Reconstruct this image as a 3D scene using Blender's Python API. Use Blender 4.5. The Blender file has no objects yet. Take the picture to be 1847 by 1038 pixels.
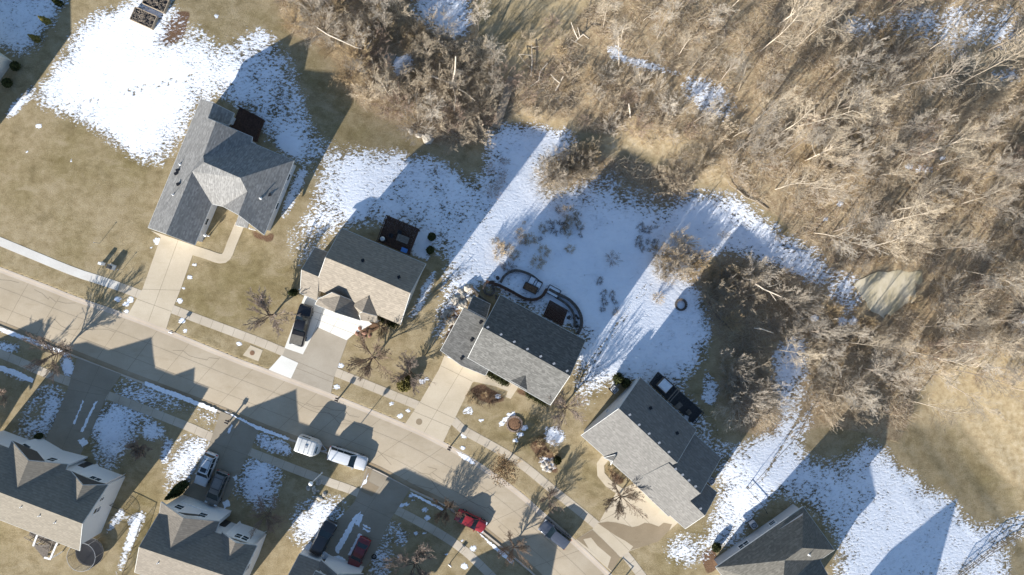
import bpy, math, random
import numpy as np
from mathutils import Vector, Matrix, noise as mnoise

# ------------------------------------------------------------ camera, light
scene = bpy.context.scene
COL = scene.collection
S = 12.8                       # photo pixels per metre of ground
CX, CY = 923.5, 519.0
H = 1230.0 / S                 # height of the drone above the street
SUN_EL, SUN_DIR = math.radians(20.0), (0.619, 0.785)   # shadows run this way

cam_d = bpy.data.cameras.new("camera"); cam = bpy.data.objects.new("camera", cam_d); COL.objects.link(cam)
cam.location = (0, 0, H); cam.rotation_euler = (0, 0, 0)
cam_d.sensor_width = 36.0; cam_d.lens = 36.0 * 1230.0 / 1847.0
cam_d.clip_start = 0.5; cam_d.clip_end = 3000.0
scene.camera = cam

world = bpy.data.worlds.new("World"); scene.world = world; world.use_nodes = True
wn = world.node_tree.nodes; wl = world.node_tree.links
bg = wn["Background"]; sky = wn.new("ShaderNodeTexSky")
sky.sky_type = 'NISHITA'; sky.sun_disc = False
sky.sun_elevation = SUN_EL
sky.sun_rotation = math.atan2(-SUN_DIR[0], -SUN_DIR[1])
sky.air_density = 1.0; sky.dust_density = 0.3; sky.ozone_density = 2.5
wl.new(sky.outputs[0], bg.inputs[0]); bg.inputs[1].default_value = 0.086

sun_d = bpy.data.lights.new("sun", 'SUN'); sun = bpy.data.objects.new("sun", sun_d); COL.objects.link(sun)
sun_d.energy = 5.0; sun_d.angle = math.radians(0.5); sun_d.color = (1.0, 0.955, 0.885)
ld = Vector((SUN_DIR[0] * math.cos(SUN_EL), SUN_DIR[1] * math.cos(SUN_EL), -math.sin(SUN_EL)))
sun.rotation_euler = ld.to_track_quat('-Z', 'Y').to_euler()
sun.location = (-60, -80, 60)

vs = scene.view_settings
vs.view_transform = 'Standard'; vs.look = 'None'; vs.exposure = 1.14; vs.gamma = 1.0
vs.use_curve_mapping = False

# ------------------------------------------------------------ geometry of the place
BACK = [(-500, -200), (250, -120), (480, 110), (600, 320), (800, 440), (1060, 590), (1300, 740), (1450, 880), (1600, 1060), (1800, 1400)]

def back_dist(px, py):
    px = np.asarray(px, float); py = np.asarray(py, float)
    best = np.full(px.shape, 1e9); sg = np.zeros(px.shape)
    for (ax, ay), (bx, by) in zip(BACK[:-1], BACK[1:]):
        dx, dy = bx - ax, by - ay; L2 = dx * dx + dy * dy
        t = np.clip(((px - ax) * dx + (py - ay) * dy) / L2, 0, 1)
        ex, ey = px - (ax + t * dx), py - (ay + t * dy)
        d = np.sqrt(ex * ex + ey * ey); cr = dx * (py - ay) - dy * (px - ax)
        m = d < best; best = np.where(m, d, best); sg = np.where(m, np.where(cr < 0, 1., -1.), sg)
    return best * sg

def sstep(a, b, x):
    t = np.clip((x - a) / (b - a), 0, 1); return t * t * (3 - 2 * t)

def terrain(x, y):
    """height of the ground: level at the street, falling behind the houses"""
    x = np.asarray(x, float); y = np.asarray(y, float)
    px = x * S + CX; py = CY - y * S
    d = back_dist(px, py)
    t = np.clip((d + 70) / 380.0, 0, 1)
    ramp = t + 0.0; ramp = np.where(t < .12, t * t / .24 , t - .06); ramp = np.where(t > .88, .82 + (t - .88) - (t - .88) ** 2 / .24, ramp) / .88
    w = 0.42 + 0.58 * sstep(480, 800, px)
    z = -4.7 * w * ramp
    rough = sstep(40, 260, d)
    z = z + rough * (0.06 * np.sin(x * .55 + 1.3 * np.sin(y * .23)) * np.sin(y * .47 + .9) + 0.03 * np.sin(x * 1.3 + 2) * np.sin(y * 1.1 + .4 * x))
    return z

def tz(x, y): return float(terrain(x, y))

def W(px, py, z=0.0):
    """photo pixel at a known height -> the point of the place"""
    k = (H - z) / H
    return Vector(((px - CX) / S * k, (CY - py) / S * k, z))

def G(px, py):
    z = 0.0
    for _ in range(8):
        p = W(px, py, z); z = tz(p.x, p.y)
    return W(px, py, z)

# ------------------------------------------------------------ mesh helper
class MB:
    def __init__(s): s.v = []; s.f = []; s.m = []
    def add(s, vs_, fs_, mi=0):
        o = len(s.v); s.v.extend([tuple(v) for v in vs_])
        for f in fs_: s.f.append(tuple(i + o for i in f)); s.m.append(mi)
    def box(s, c, size, rz=0.0, mi=0, taper=1.0, mat=None):
        hx, hy, hz = size[0] / 2, size[1] / 2, size[2] / 2
        vs_ = []
        for z in (-1, 1):
            k = taper if z > 0 else 1.0
            for sx, sy in ((-1, -1), (1, -1), (1, 1), (-1, 1)):
                x, y = sx * hx * k, sy * hy * k
                v = Vector((x * math.cos(rz) - y * math.sin(rz), x * math.sin(rz) + y * math.cos(rz), z * hz))
                if mat: v = mat @ v
                vs_.append(v + Vector(c))
        s.add(vs_, [(3, 2, 1, 0), (4, 5, 6, 7), (0, 1, 5, 4), (1, 2, 6, 5), (2, 3, 7, 6), (3, 0, 4, 7)], mi)
    def beam(s, a, b, w, h, mi=0):
        a, b = Vector(a), Vector(b); d = b - a; L = d.length
        if L < 1e-6: return
        d.normalize(); up = Vector((0, 0, 1)) if abs(d.z) < .95 else Vector((1, 0, 0))
        sd = d.cross(up).normalized(); up = sd.cross(d)
        vs_ = []
        for p in (a, b):
            for i, j in ((-1, -1), (1, -1), (1, 1), (-1, 1)): vs_.append(p + sd * (i * w / 2) + up * (j * h / 2))
        s.add(vs_, [(3, 2, 1, 0), (4, 5, 6, 7), (0, 1, 5, 4), (1, 2, 6, 5), (2, 3, 7, 6), (3, 0, 4, 7)], mi)
    def tube(s, a, b, ra, rb, n=6, mi=0, cap=False):
        a, b = Vector(a), Vector(b); d = b - a
        if d.length < 1e-6: return
        d.normalize(); up = Vector((0, 0, 1)) if abs(d.z) < .9 else Vector((1, 0, 0))
        u = d.cross(up).normalized(); w = d.cross(u)
        vs_ = []
        for p, r in ((a, ra), (b, rb)):
            for i in range(n):
                t = 2 * math.pi * i / n; vs_.append(p + (u * math.cos(t) + w * math.sin(t)) * r)
        fs_ = [(i, (i + 1) % n, n + (i + 1) % n, n + i) for i in range(n)]
        if cap: fs_ += [tuple(range(n))[::-1], tuple(range(n, 2 * n))]
        s.add(vs_, fs_, mi)
    def lathe(s, c, prof, n=16, mi=0):
        vs_ = []; fs_ = []
        for r, z in prof:
            for i in range(n):
                t = 2 * math.pi * i / n; vs_.append((c[0] + r * math.cos(t), c[1] + r * math.sin(t), c[2] + z))
        for k in range(len(prof) - 1):
            for i in range(n): fs_.append((k * n + i, k * n + (i + 1) % n, (k + 1) * n + (i + 1) % n, (k + 1) * n + i))
        s.add(vs_, fs_, mi)
    def prism(s, pts, z0, z1, mi=0):
        n = len(pts); ar = sum(pts[i][0] * pts[(i + 1) % n][1] - pts[(i + 1) % n][0] * pts[i][1] for i in range(n))
        if ar < 0: pts = pts[::-1]
        vs_ = [(p[0], p[1], z0) for p in pts] + [(p[0], p[1], z1) for p in pts]
        fs_ = [tuple(range(n, 2 * n)), tuple(range(n))[::-1]] + [(i, (i + 1) % n, n + (i + 1) % n, n + i) for i in range(n)]
        s.add(vs_, fs_, mi)
    def ribbon(s, pts, w0, w1, z0, z1, mi=0):
        """strip along a line of (x, y), between offsets w0 and w1 to its left, with thickness"""
        P = [Vector((p[0], p[1])) for p in pts]; n = len(P); vs_ = []; fs_ = []
        for i in range(n):
            d = (P[min(i + 1, n - 1)] - P[max(i - 1, 0)]).normalized(); nn = Vector((-d.y, d.x))
            a, b = P[i] + nn * w0, P[i] + nn * w1
            vs_ += [(a.x, a.y, z0), (a.x, a.y, z1), (b.x, b.y, z1), (b.x, b.y, z0)]
        for i in range(n - 1):
            o = i * 4; q = o + 4
            fs_ += [(o, o + 1, q + 1, q), (o + 1, o + 2, q + 2, q + 1), (o + 2, o + 3, q + 3, q + 2)]
        fs_ += [(0, 3, 2, 1), (n * 4 - 4, n * 4 - 3, n * 4 - 2, n * 4 - 1)]
        s.add(vs_, fs_, mi)
    def build(s, name, mats, parent=None, world_pts=False, smooth=False):
        me = bpy.data.meshes.new(name)
        off = parent.location if (parent is not None and world_pts) else None
        vs_ = s.v if off is None else [(v[0] - off.x, v[1] - off.y, v[2] - off.z) for v in s.v]
        me.from_pydata(vs_, [], s.f)
        if not isinstance(mats, (list, tuple)): mats = [mats]
        for m in mats: me.materials.append(m)
        if any(s.m): me.polygons.foreach_set("material_index", s.m)
        if smooth: me.polygons.foreach_set("use_smooth", [True] * len(s.f))
        me.update(); o = bpy.data.objects.new(name, me); COL.objects.link(o)
        if parent is not None: o.parent = parent
        return o

def tag(o, label=None, cat=None, group=None, kind=None):
    if label: o['label'] = label
    if cat: o['category'] = cat
    if group: o['group'] = group
    if kind: o['kind'] = kind
    return o

def thing(name, label, cat, loc=(0, 0, 0), rz=0.0, group=None):
    o = bpy.data.objects.new(name, None); COL.objects.link(o); o.empty_display_size = .3
    o.location = loc; o.rotation_euler = (0, 0, rz); return tag(o, label, cat, group)

def dup(root, loc, rz=0.0, label=None, group=None, scale=1.0, tilt=(0, 0)):
    r = root.copy(); COL.objects.link(r); r.location = loc; r.rotation_euler = (tilt[0], tilt[1], rz)
    r.scale = (scale,) * 3 if not isinstance(scale, tuple) else scale
    if label: r['label'] = label
    if group: r['group'] = group
    for ch in list(root.children):
        c = ch.copy(); COL.objects.link(c); c.parent = r
        for g in ch.children:
            d = g.copy(); COL.objects.link(d); d.parent = c
    return r

# ------------------------------------------------------------ materials
def new_mat(name, rough=0.8, spec=0.3):
    m = bpy.data.materials.new(name); m.use_nodes = True
    b = m.node_tree.nodes["Principled BSDF"]; b.inputs["Roughness"].default_value = rough
    b.inputs["Specular IOR Level"].default_value = spec
    return m, m.node_tree.nodes, m.node_tree.links, b

def ramp(nt, lk, fac, stops):
    r = nt.new("ShaderNodeValToRGB"); e = r.color_ramp.elements
    while len(e) < len(stops): e.new(.5)
    for el, (p, c) in zip(e, stops): el.position = p; el.color = (*c, 1)
    lk.new(fac, r.inputs[0]); return r.outputs[0]

def nz(nt, lk, vec, scale, detail=4, rough=.55, dist=0.0):
    n = nt.new("ShaderNodeTexNoise"); n.inputs["Scale"].default_value = scale; n.inputs["Detail"].default_value = detail
    n.inputs["Roughness"].default_value = rough; n.inputs["Distortion"].default_value = dist
    lk.new(vec, n.inputs["Vector"]); return n.outputs[0]

def mixc(nt, lk, fac, a, b, mode='MIX'):
    m = nt.new("ShaderNodeMix"); m.data_type = 'RGBA'; m.blend_type = mode
    for sock, v in ((m.inputs[0], fac), (m.inputs[6], a), (m.inputs[7], b)):
        if hasattr(v, 'links'): lk.new(v, sock)
        elif isinstance(v, (int, float)): sock.default_value = v
        else: sock.default_value = (*v, 1)
    return m.outputs[2]

def mth(nt, lk, op, a, b=None, clamp=False):
    m = nt.new("ShaderNodeMath"); m.operation = op; m.use_clamp = clamp
    for sock, v in ((m.inputs[0], a), (m.inputs[1], b)):
        if v is None: continue
        if hasattr(v, 'links'): lk.new(v, sock)
        else: sock.default_value = v
    return m.outputs[0]

def mrange(nt, lk, v, a, b, c=0., d=1.):
    m = nt.new("ShaderNodeMapRange"); m.inputs[1].default_value = a; m.inputs[2].default_value = b
    m.inputs[3].default_value = c; m.inputs[4].default_value = d; lk.new(v, m.inputs[0]); return m.outputs[0]

def bump(nt, lk, b, h, strength, dist):
    bp = nt.new("ShaderNodeBump"); bp.inputs["Strength"].default_value = strength; bp.inputs["Distance"].default_value = dist
    lk.new(h, bp.inputs["Height"]); lk.new(bp.outputs[0], b.inputs["Normal"])

def mapping(nt, lk, vec, scale=(1, 1, 1), rz=0.0):
    m = nt.new("ShaderNodeMapping"); m.inputs["Scale"].default_value = scale; m.inputs["Rotation"].default_value = (0, 0, rz)
    lk.new(vec, m.inputs[0]); return m.outputs[0]

def simple(name, col, rough=.6, spec=.4, var=.12, scale=3.0, metal=0.0, coat=0.0):
    m, nt, lk, b = new_mat(name, rough, spec)
    g = nt.new("ShaderNodeNewGeometry"); n = nz(nt, lk, g.outputs["Position"], scale, 3)
    lo = tuple(c * (1 - var) for c in col); hi = tuple(min(1, c * (1 + var)) for c in col)
    lk.new(ramp(nt, lk, n, [(.3, lo), (.7, hi)]), b.inputs["Base Color"])
    b.inputs["Metallic"].default_value = metal
    if coat: b.inputs["Coat Weight"].default_value = coat; b.inputs["Coat Roughness"].default_value = .05
    return m

def concrete(name, c1, c2, c3, stain=.5):
    m, nt, lk, b = new_mat(name, .88, .2)
    p = nt.new("ShaderNodeNewGeometry").outputs["Position"]
    col = ramp(nt, lk, nz(nt, lk, p, .22, 5, .6), [(.3, c1), (.5, c2), (.72, c3)])
    fine = nz(nt, lk, p, 9, 5, .7); col = mixc(nt, lk, mrange(nt, lk, fine, .35, .75, 0, .35), col, tuple(x * .72 for x in c1))
    st = nz(nt, lk, mapping(nt, lk, p, (.5, 1.7, 1), math.radians(21)), .55, 6, .65)
    col = mixc(nt, lk, mrange(nt, lk, st, .55, .75, 0, stain), col, tuple(x * y for x, y in zip(c1, (.72, .68, .6))))
    lk.new(col, b.inputs["Base Color"]); bump(nt, lk, b, fine, .3, .02); return m

def shingles(name, c, dirx, streak=.25, blot=(.5, 1.5)):
    """asphalt shingles: tabs of slightly different tone in courses along dirx"""
    m, nt, lk, b = new_mat(name, .92, .15)
    p = nt.new("ShaderNodeNewGeometry").outputs["Position"]
    q = mapping(nt, lk, p, (1, 1, .6), -dirx)
    v = nt.new("ShaderNodeTexVoronoi"); v.inputs["Scale"].default_value = 1.0
    lk.new(mapping(nt, lk, q, (2.6, 6.5, 5.0)), v.inputs["Vector"])
    tone = mth(nt, lk, 'ADD', mth(nt, lk, 'MULTIPLY', v.outputs["Color"], .7), mth(nt, lk, 'MULTIPLY', nz(nt, lk, p, 14, 4, .7), .6))
    col = ramp(nt, lk, tone, [(.2, tuple(x * (1 - streak) for x in c)), (.62, c), (.95, tuple(x * (1 + 1.3 * streak) for x in c))])
    w = nz(nt, lk, p, .35, 4, .6)
    col = mixc(nt, lk, mrange(nt, lk, w, .4, .75, 0, .3), col, tuple(x * .78 for x in c))
    wv = nt.new("ShaderNodeTexWave"); wv.wave_type = 'BANDS'; wv.bands_direction = 'Y'; wv.inputs["Scale"].default_value = 1.15; wv.inputs["Distortion"].default_value = .5
    lk.new(q, wv.inputs["Vector"])
    col = mixc(nt, lk, mrange(nt, lk, wv.outputs["Fac"], .0, .25, .28, 0), col, tuple(x * .5 for x in c))
    lk.new(col, b.inputs["Base Color"]); bump(nt, lk, b, tone, .4, .02); return m

def siding(name, c):
    m, nt, lk, b = new_mat(name, .6, .3)
    p = nt.new("ShaderNodeNewGeometry").outputs["Position"]
    sp = nt.new("ShaderNodeSeparateXYZ"); lk.new(p, sp.inputs[0])
    fr = mth(nt, lk, 'FRACT', mth(nt, lk, 'MULTIPLY', sp.outputs[2], 6.5))
    col = mixc(nt, lk, mrange(nt, lk, fr, .0, .18, .55, 0), c, tuple(x * .6 for x in c))
    col = mixc(nt, lk, mrange(nt, lk, nz(nt, lk, p, .8, 5), .4, .7, 0, .2), col, tuple(x * .85 for x in c))
    lk.new(col, b.inputs["Base Color"]); bump(nt, lk, b, fr, .5, .02); return m

def bark(name, c, var=.35, scale=6):
    m, nt, lk, b = new_mat(name, .9, .15)
    p = nt.new("ShaderNodeNewGeometry").outputs["Position"]
    oi = nt.new("ShaderNodeObjectInfo")
    n = nz(nt, lk, p, scale, 4, .65)
    col = ramp(nt, lk, n, [(.25, tuple(x * (1 - var) for x in c)), (.5, c), (.78, tuple(x * (1 + var) for x in c))])
    hs = nt.new("ShaderNodeHueSaturation"); hs.inputs["Value"].default_value = 1
    lk.new(mrange(nt, lk, oi.outputs["Random"], 0, 1, .6, 1.3), hs.inputs["Value"]); lk.new(col, hs.inputs["Color"])
    lk.new(hs.outputs[0], b.inputs["Base Color"]); return m

def glass_dark(name, c=(.02, .03, .035)):
    m, nt, lk, b = new_mat(name, .08, .6)
    p = nt.new("ShaderNodeNewGeometry").outputs["Position"]
    lk.new(ramp(nt, lk, nz(nt, lk, p, 1.5, 2), [(.3, c), (.7, tuple(x * 1.5 for x in c))]), b.inputs["Base Color"]); return m

M = {}
M['road'] = concrete('road_concrete', (.41, .335, .235), (.46, .38, .275), (.51, .43, .32), .4)
M['walk'] = concrete('sidewalk_concrete', (.43, .365, .28), (.50, .43, .335), (.57, .50, .40), .5)
M['drive'] = concrete('driveway_concrete', (.47, .395, .285), (.53, .45, .335), (.58, .50, .38), .3)
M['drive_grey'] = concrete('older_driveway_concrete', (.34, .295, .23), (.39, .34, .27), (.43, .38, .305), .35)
M['walk_pale'] = concrete('pale_sidewalk_concrete', (.55, .52, .47), (.62, .59, .54), (.69, .67, .62), .35)
M['drive_new'] = concrete('bleached_concrete', (.68, .66, .60), (.74, .72, .66), (.80, .78, .72), .12)
M['drive_wet'] = concrete('damp_concrete', (.24, .185, .12), (.28, .22, .145), (.32, .25, .17), .3)
M['drive_shade_toned'] = concrete('shade_toned_driveway_concrete', (.27, .225, .165), (.32, .27, .20), (.37, .315, .24), .5)  # plain driveway concrete, darkened in colour for the house shade on these drives
M['gutter_dirt'] = concrete('gutter_dirt', (.26, .19, .115), (.34, .26, .165), (.42, .335, .23), .4)
M['joint'] = simple('joint_dirt', (.22, .18, .13), .95, .1)
M['kerb'] = concrete('kerb_concrete', (.46, .39, .31), (.52, .445, .36), (.57, .50, .41), .4)
M['siding_white'] = siding('white_siding', (.66, .66, .66))
M['siding_grey'] = siding('grey_siding', (.50, .50, .51))
M['siding_cream'] = siding('cream_siding', (.66, .62, .55))
M['siding_tan'] = siding('tan_siding', (.42, .36, .29))
M['trim'] = simple('white_trim', (.78, .77, .75), .5)
M['fascia'] = simple('grey_white_fascia', (.50, .50, .48), .6)
M['dark_trim'] = simple('dark_trim', (.05, .048, .045), .5)
M['pane'] = glass_dark('window_glass')
M['garage'] = siding('garage_door_paint', (.72, .70, .66))
M['metal'] = simple('galvanised_metal', (.45, .46, .47), .4, .5, metal=.6)
M['black'] = simple('black_paint', (.015, .015, .017), .35)
M['rubber'] = simple('tyre_rubber', (.018, .018, .018), .85, .2)
M['white_plastic'] = simple('white_plastic', (.80, .80, .79), .4)
M['deck_brown'] = simple('brown_deck_boards', (.075, .042, .03), .8, .2, .35, 5)
M['deck_grey'] = simple('weathered_boards', (.17, .145, .12), .85, .2, .3, 5)
M['deck_dark'] = simple('charcoal_boards', (.05, .05, .052), .8, .2, .3, 5)
M['board_tan'] = simple('tan_boards', (.36, .29, .21), .85, .2, .25, 4)
M['stone'] = simple('pale_stone', (.42, .38, .32), .9, .2, .4, 2)
M['stone_dark'] = simple('dark_block', (.10, .085, .075), .9, .2, .4, 3)
M['brick'] = simple('edging_brick', (.30, .17, .12), .9, .2, .35, 8)
M['soil'] = simple('bed_mulch', (.17, .10, .06), .95, .1, .55, 7)
M['evergreen'] = bark('evergreen_foliage', (.045, .055, .018), .5, 4)
M['evergreen_yellow'] = bark('yellow_evergreen_foliage', (.22, .19, .06), .45, 5)
M['hedge'] = bark('clipped_hedge_foliage', (.05, .055, .02), .5, 5)
M['bark_pale'] = bark('pale_bark', (.48, .41, .32))
M['bark_grey'] = bark('grey_bark', (.30, .25, .20))
M['bark_brown'] = bark('brown_bark', (.17, .125, .09))
M['twig_tan'] = bark('tan_twigs', (.50, .415, .305))
M['twig_grey'] = bark('grey_twigs', (.44, .385, .315))
M['twig_red'] = bark('reddish_twigs', (.36, .27, .21))
M['twig_slate'] = bark('slate_brown_twigs', (.23, .185, .155))
M['twig_gold'] = bark('dry_gold_twigs', (.46, .35, .21))
M['dead_wood'] = bark('bleached_dead_wood', (.60, .52, .41), .2)
M['rust_iron'] = simple('rusty_iron', (.20, .11, .06), .8)
# ------------------------------------------------------------ the ground
UP_KERB = [(-700, 210), (-100, 445), (0, 484), (84, 516), (137, 537), (231, 569), (313, 601), (427, 648), (460, 660), (597, 712), (730, 766), (801, 800), (857, 832), (931, 884), (983, 929), (1030, 970), (1098, 1034), (1170, 1112), (1300, 1290)]
LO_KERB = [(-700, 315), (-100, 551), (0, 590), (125, 639), (219, 676), (392, 741), (468, 772), (523, 793), (590, 817), (661, 842), (702, 862), (737, 881), (810, 917), (867, 957), (930, 1008), (975, 1048), (1050, 1130), (1180, 1310)]
ROAD = UP_KERB + LO_KERB[::-1]

# (amount of snow, outline in photo pixels)
SNOW = [
 (.97, [(140,48),(182,20),(228,12),(255,0),(300,-20),(330,25),(342,95),(358,140),(340,190),(312,238),(285,265),(262,285),(240,285),(205,255),(172,232),(120,205),(88,195),(55,178),(60,160),(100,135),(108,105),(128,85)]),
 (.64, [(330,25),(345,90),(358,140),(420,185),(450,140),(505,80),(490,55),(455,45),(430,70),(400,85),(370,60),(345,10)]),
 (.78, [(400,100),(450,70),(495,62),(470,110),(440,150),(420,180),(370,140)]),
 (.64, [(420,185),(450,140),(500,82),(510,105),(522,160),(542,225),(570,262),(596,262),(565,310),(530,300),(470,240)]),
 (.57, [(480,70),(512,80),(545,150),(560,215),(600,262),(560,270),(520,170)]),
 (.93, [(492,243),(520,236),(548,252),(540,285),(515,280),(495,262)]),
 (.80, [(533,310),(560,295),(545,340),(520,385),(505,405),(515,360)]),
 (.60, [(350,140),(420,185),(365,186),(335,240),(300,310),(268,300),(250,290),(300,250),(340,190)]),
 (.86, [(243,300),(300,240),(330,205),(320,230),(285,268),(258,298)]),
 (.74, [(605,262),(650,270),(700,268),(750,285),(770,275),(800,290),(850,320),(885,335),(870,372),(905,385),(860,440),(800,470),(770,440),(690,400),(640,410),(620,400),(600,420),(575,400),(560,370),(580,320)]),
 (.90, [(620,330),(660,300),(700,320),(760,280),(740,310),(690,350),(650,400),(620,395)]),
 (.50, [(545,380),(575,375),(600,405),(630,400),(600,440),(580,460),(560,485),(535,490),(515,475),(518,430),(500,425)]),
 (.97, [(748,408),(786,424),(772,470),(738,455)]),
 (.75, [(765,510),(790,480),(780,520),(760,555),(745,580),(735,575)]),
 (.90, [(880,238),(930,218),(1000,235),(1048,240),(1035,265),(988,285),(962,330),(1000,362),(1090,300),(1130,360),(1180,385),(1225,380),(1245,355),(1290,345),(1330,356),(1370,388),(1400,428),(1450,455),(1485,478),(1510,500),(1440,505),(1390,472),(1300,452),(1270,462),(1210,510),(1262,520),(1275,560),(1280,610),(1265,650),(1232,680),(1200,692),(1150,690),(1100,685),(1050,694),(1028,690),(1060,610),(1040,560),(1000,520),(960,505),(905,495),(860,515),(820,512),(795,545),(795,580),(785,600),(790,540),(800,500),(840,450),(890,400),(930,330),(905,390),(875,370),(890,330),(878,290)]),
 (.97, [(985,240),(1040,245),(960,370),(880,480),(830,500),(870,430),(930,330)]),
 (.97, [(1000,400),(1160,440),(1130,540),(1062,600),(1040,555),(970,505),(930,490)]),
 (.97, [(1200,400),(1240,360),(1280,440),(1230,520),(1180,600),(1110,660),(1050,685),(1060,615),(1140,540)]),
 (.92, [(893,503),(930,486),(985,503),(1045,548),(1052,605),(1000,580),(955,556),(905,537)]),
 (.72, [(1488,490),(1530,488),(1560,498),(1545,530),(1560,560),(1520,570),(1500,540)]),
 (.05, [(276,86),(316,12),(345,-5),(352,15),(320,80),(300,92)]),
 (.30, [(1080,268),(1130,262),(1200,278),(1265,322),(1250,352),(1222,378),(1180,384),(1140,362),(1110,330)]),
 (.08, [(1100,265),(1180,270),(1262,325),(1240,345),(1180,340),(1130,310)]),
 (.12, [(968,295),(1000,275),(1080,268),(1060,300),(1050,345),(1000,355),(975,335)]),
 (.55, [(1020,330),(1090,305),(1130,360),(1100,380),(1050,370)]),
 (.45, [(1140,415),(1190,405),(1180,450),(1140,465)]),
 (.62, [(1300,350),(1340,350),(1380,385),(1410,420),(1460,440),(1500,470),(1480,480),(1420,440),(1370,405),(1330,380)]),
 (.85, [(785,612),(800,560),(830,512),(855,515),(845,540),(805,600),(795,640),(780,640)]),
 (.82, [(1180,672),(1215,690),(1260,735),(1268,760),(1300,800),(1312,832),(1302,862),(1290,840),(1268,800),(1220,740),(1180,700)]),
 (.70, [(1270,660),(1300,700),(1290,740),(1265,720)]),
 (.45, [(1040,690),(1100,680),(1085,730),(1050,760),(1030,740)]),
 (.86, [(1305,840),(1345,800),(1400,780),(1440,745),(1478,690),(1492,700),(1440,790),(1430,810),(1490,845),(1530,790),(1590,800),(1612,832),(1640,852),(1680,890),(1722,902),(1752,950),(1800,945),(1847,930),(1900,910),(1900,940),(1847,962),(1780,1000),(1700,1060),(1480,1060),(1530,992),(1500,958),(1452,905),(1400,885),(1372,912),(1330,980),(1290,1000),(1275,965),(1295,900)]),
 (.70, [(1440,820),(1500,830),(1560,820),(1570,900),(1530,960),(1500,940),(1460,890)]),
 (.05, [(1440,790),(1480,800),(1490,840),(1530,830),(1560,795),(1620,815),(1630,800),(1560,770),(1500,770)]),
 (.80, [(1355,905),(1390,875),(1400,885),(1365,930)]),
 (.90, [(1415,605),(1440,600),(1460,625),(1445,690),(1425,745),(1405,760),(1400,700),(1395,660)]),
 (.95, [(1195,985),(1235,965),(1265,975),(1272,1010),(1250,1022),(1222,1012),(1205,1010)]),
 (.88, [(1222,135),(1260,140),(1300,160),(1332,185),(1312,218),(1270,202),(1240,172)]),
 (.80, [(1093,82),(1120,85),(1125,103),(1165,108),(1205,125),(1195,134),(1150,122),(1105,108)]),
 (.62, [(1530,15),(1560,30),(1640,25),(1700,60),(1765,95),(1745,115),(1650,70),(1600,60),(1540,72),(1505,60)]),
 (.55, [(1190,118),(1230,128),(1250,150),(1215,140)]), (.60, [(1330,182),(1352,192),(1372,206),(1345,200)]), (.55, [(1640,15),(1720,30),(1800,70),(1847,85),(1847,110),(1780,90),(1700,55)]), (.5, [(1780,130),(1830,120),(1847,150),(1800,150)]), (.5,[(1640,300),(1670,290),(1690,310),(1660,318)]),
 (.48, [(1560,0),(1847,0),(1847,80),(1740,50),(1640,20)]),
 (.88, [(732,-20),(852,-20),(842,45),(862,72),(908,98),(880,92),(830,65),(770,50),(745,20)]),
 (.85, [(703,105),(740,98),(752,126),(715,138)]),
 (.82, [(-60,-60),(150,-60),(120,0),(98,32),(84,62),(60,92),(45,102),(0,88),(-60,60)]),
 (.80, [(5,215),(25,185),(60,150),(72,160),(45,190),(20,215)]),
 (.90, [(-40,574),(0,588),(60,612),(125,637),(124,643),(60,619),(-40,582)]),
 (.95, [(112,640),(135,655),(131,682),(116,677),(108,660),(112,650)]),
 (.97, [(60,703),(90,702),(120,702),(112,730),(92,780),(84,790),(60,785),(40,800),(26,795),(42,757),(62,735)]),
 (.15, [(68,722),(86,714),(80,745),(66,768),(50,760),(58,740)]),
 (.70, [(-10,612),(40,622),(36,638),(0,634)]), (.62, [(-10,655),(30,670),(62,688),(56,694),(-10,668)]),
 (.80, [(217,680),(235,683),(262,692),(330,716),(392,745),(404,752),(402,776),(378,780),(374,765),(350,745),(310,728),(262,708),(238,700),(195,706)]),
 (.58, [(225,700),(262,705),(320,735),(300,752),(262,735),(225,722),(196,706)]),
 (.90, [(186,722),(212,728),(260,752),(262,775),(235,790),(222,815),(200,860),(190,850),(160,785)]),
 (.66, [(255,745),(292,765),(302,782),(282,800),(255,790)]),
 (.95, [(324,786),(376,797),(386,800),(352,850),(336,880),(318,890),(300,908),(298,875),(312,830)]),
 (.90, [(296,790),(312,790),(305,835),(288,838)]),
 (.66, [(455,785),(475,778),(522,802),(532,826),(500,820),(462,808)]),
 (.88, [(440,832),(462,824),(502,842),(514,852),(497,880),(492,925),(462,922),(430,892),(418,880)]),
 (.95, [(526,935),(545,905),(598,900),(636,896),(612,930),(582,960),(546,992),(530,990),(530,962)]),
 (.15, [(548,918),(562,908),(556,935),(546,945)]),
 (.90, [(700,932),(716,926),(722,952),(704,985),(702,1050),(668,1050),(672,1000)]),
 (.55, [(716,940),(745,965),(725,990),(708,985)]),
 (.92, [(218,918),(228,935),(260,920),(262,935),(242,975),(218,1030),(205,1050),(235,950)]),
 (.85, [(205,930),(222,912),(226,925),(196,965),(190,960)]),
 (.9, [(980,775),(1005,765),(1022,790),(1000,805),(985,800)]), (.8, [(970,825),(1000,825),(1005,845),(980,855)]),
 (.9, [(832,738),(848,730),(853,742),(840,750)]),
 (.75, [(1750,950),(1800,985),(1780,1005),(1730,1000)]), (.9, [(1760,1015),(1830,1000),(1815,1050),(1750,1060)]),
]
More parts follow.
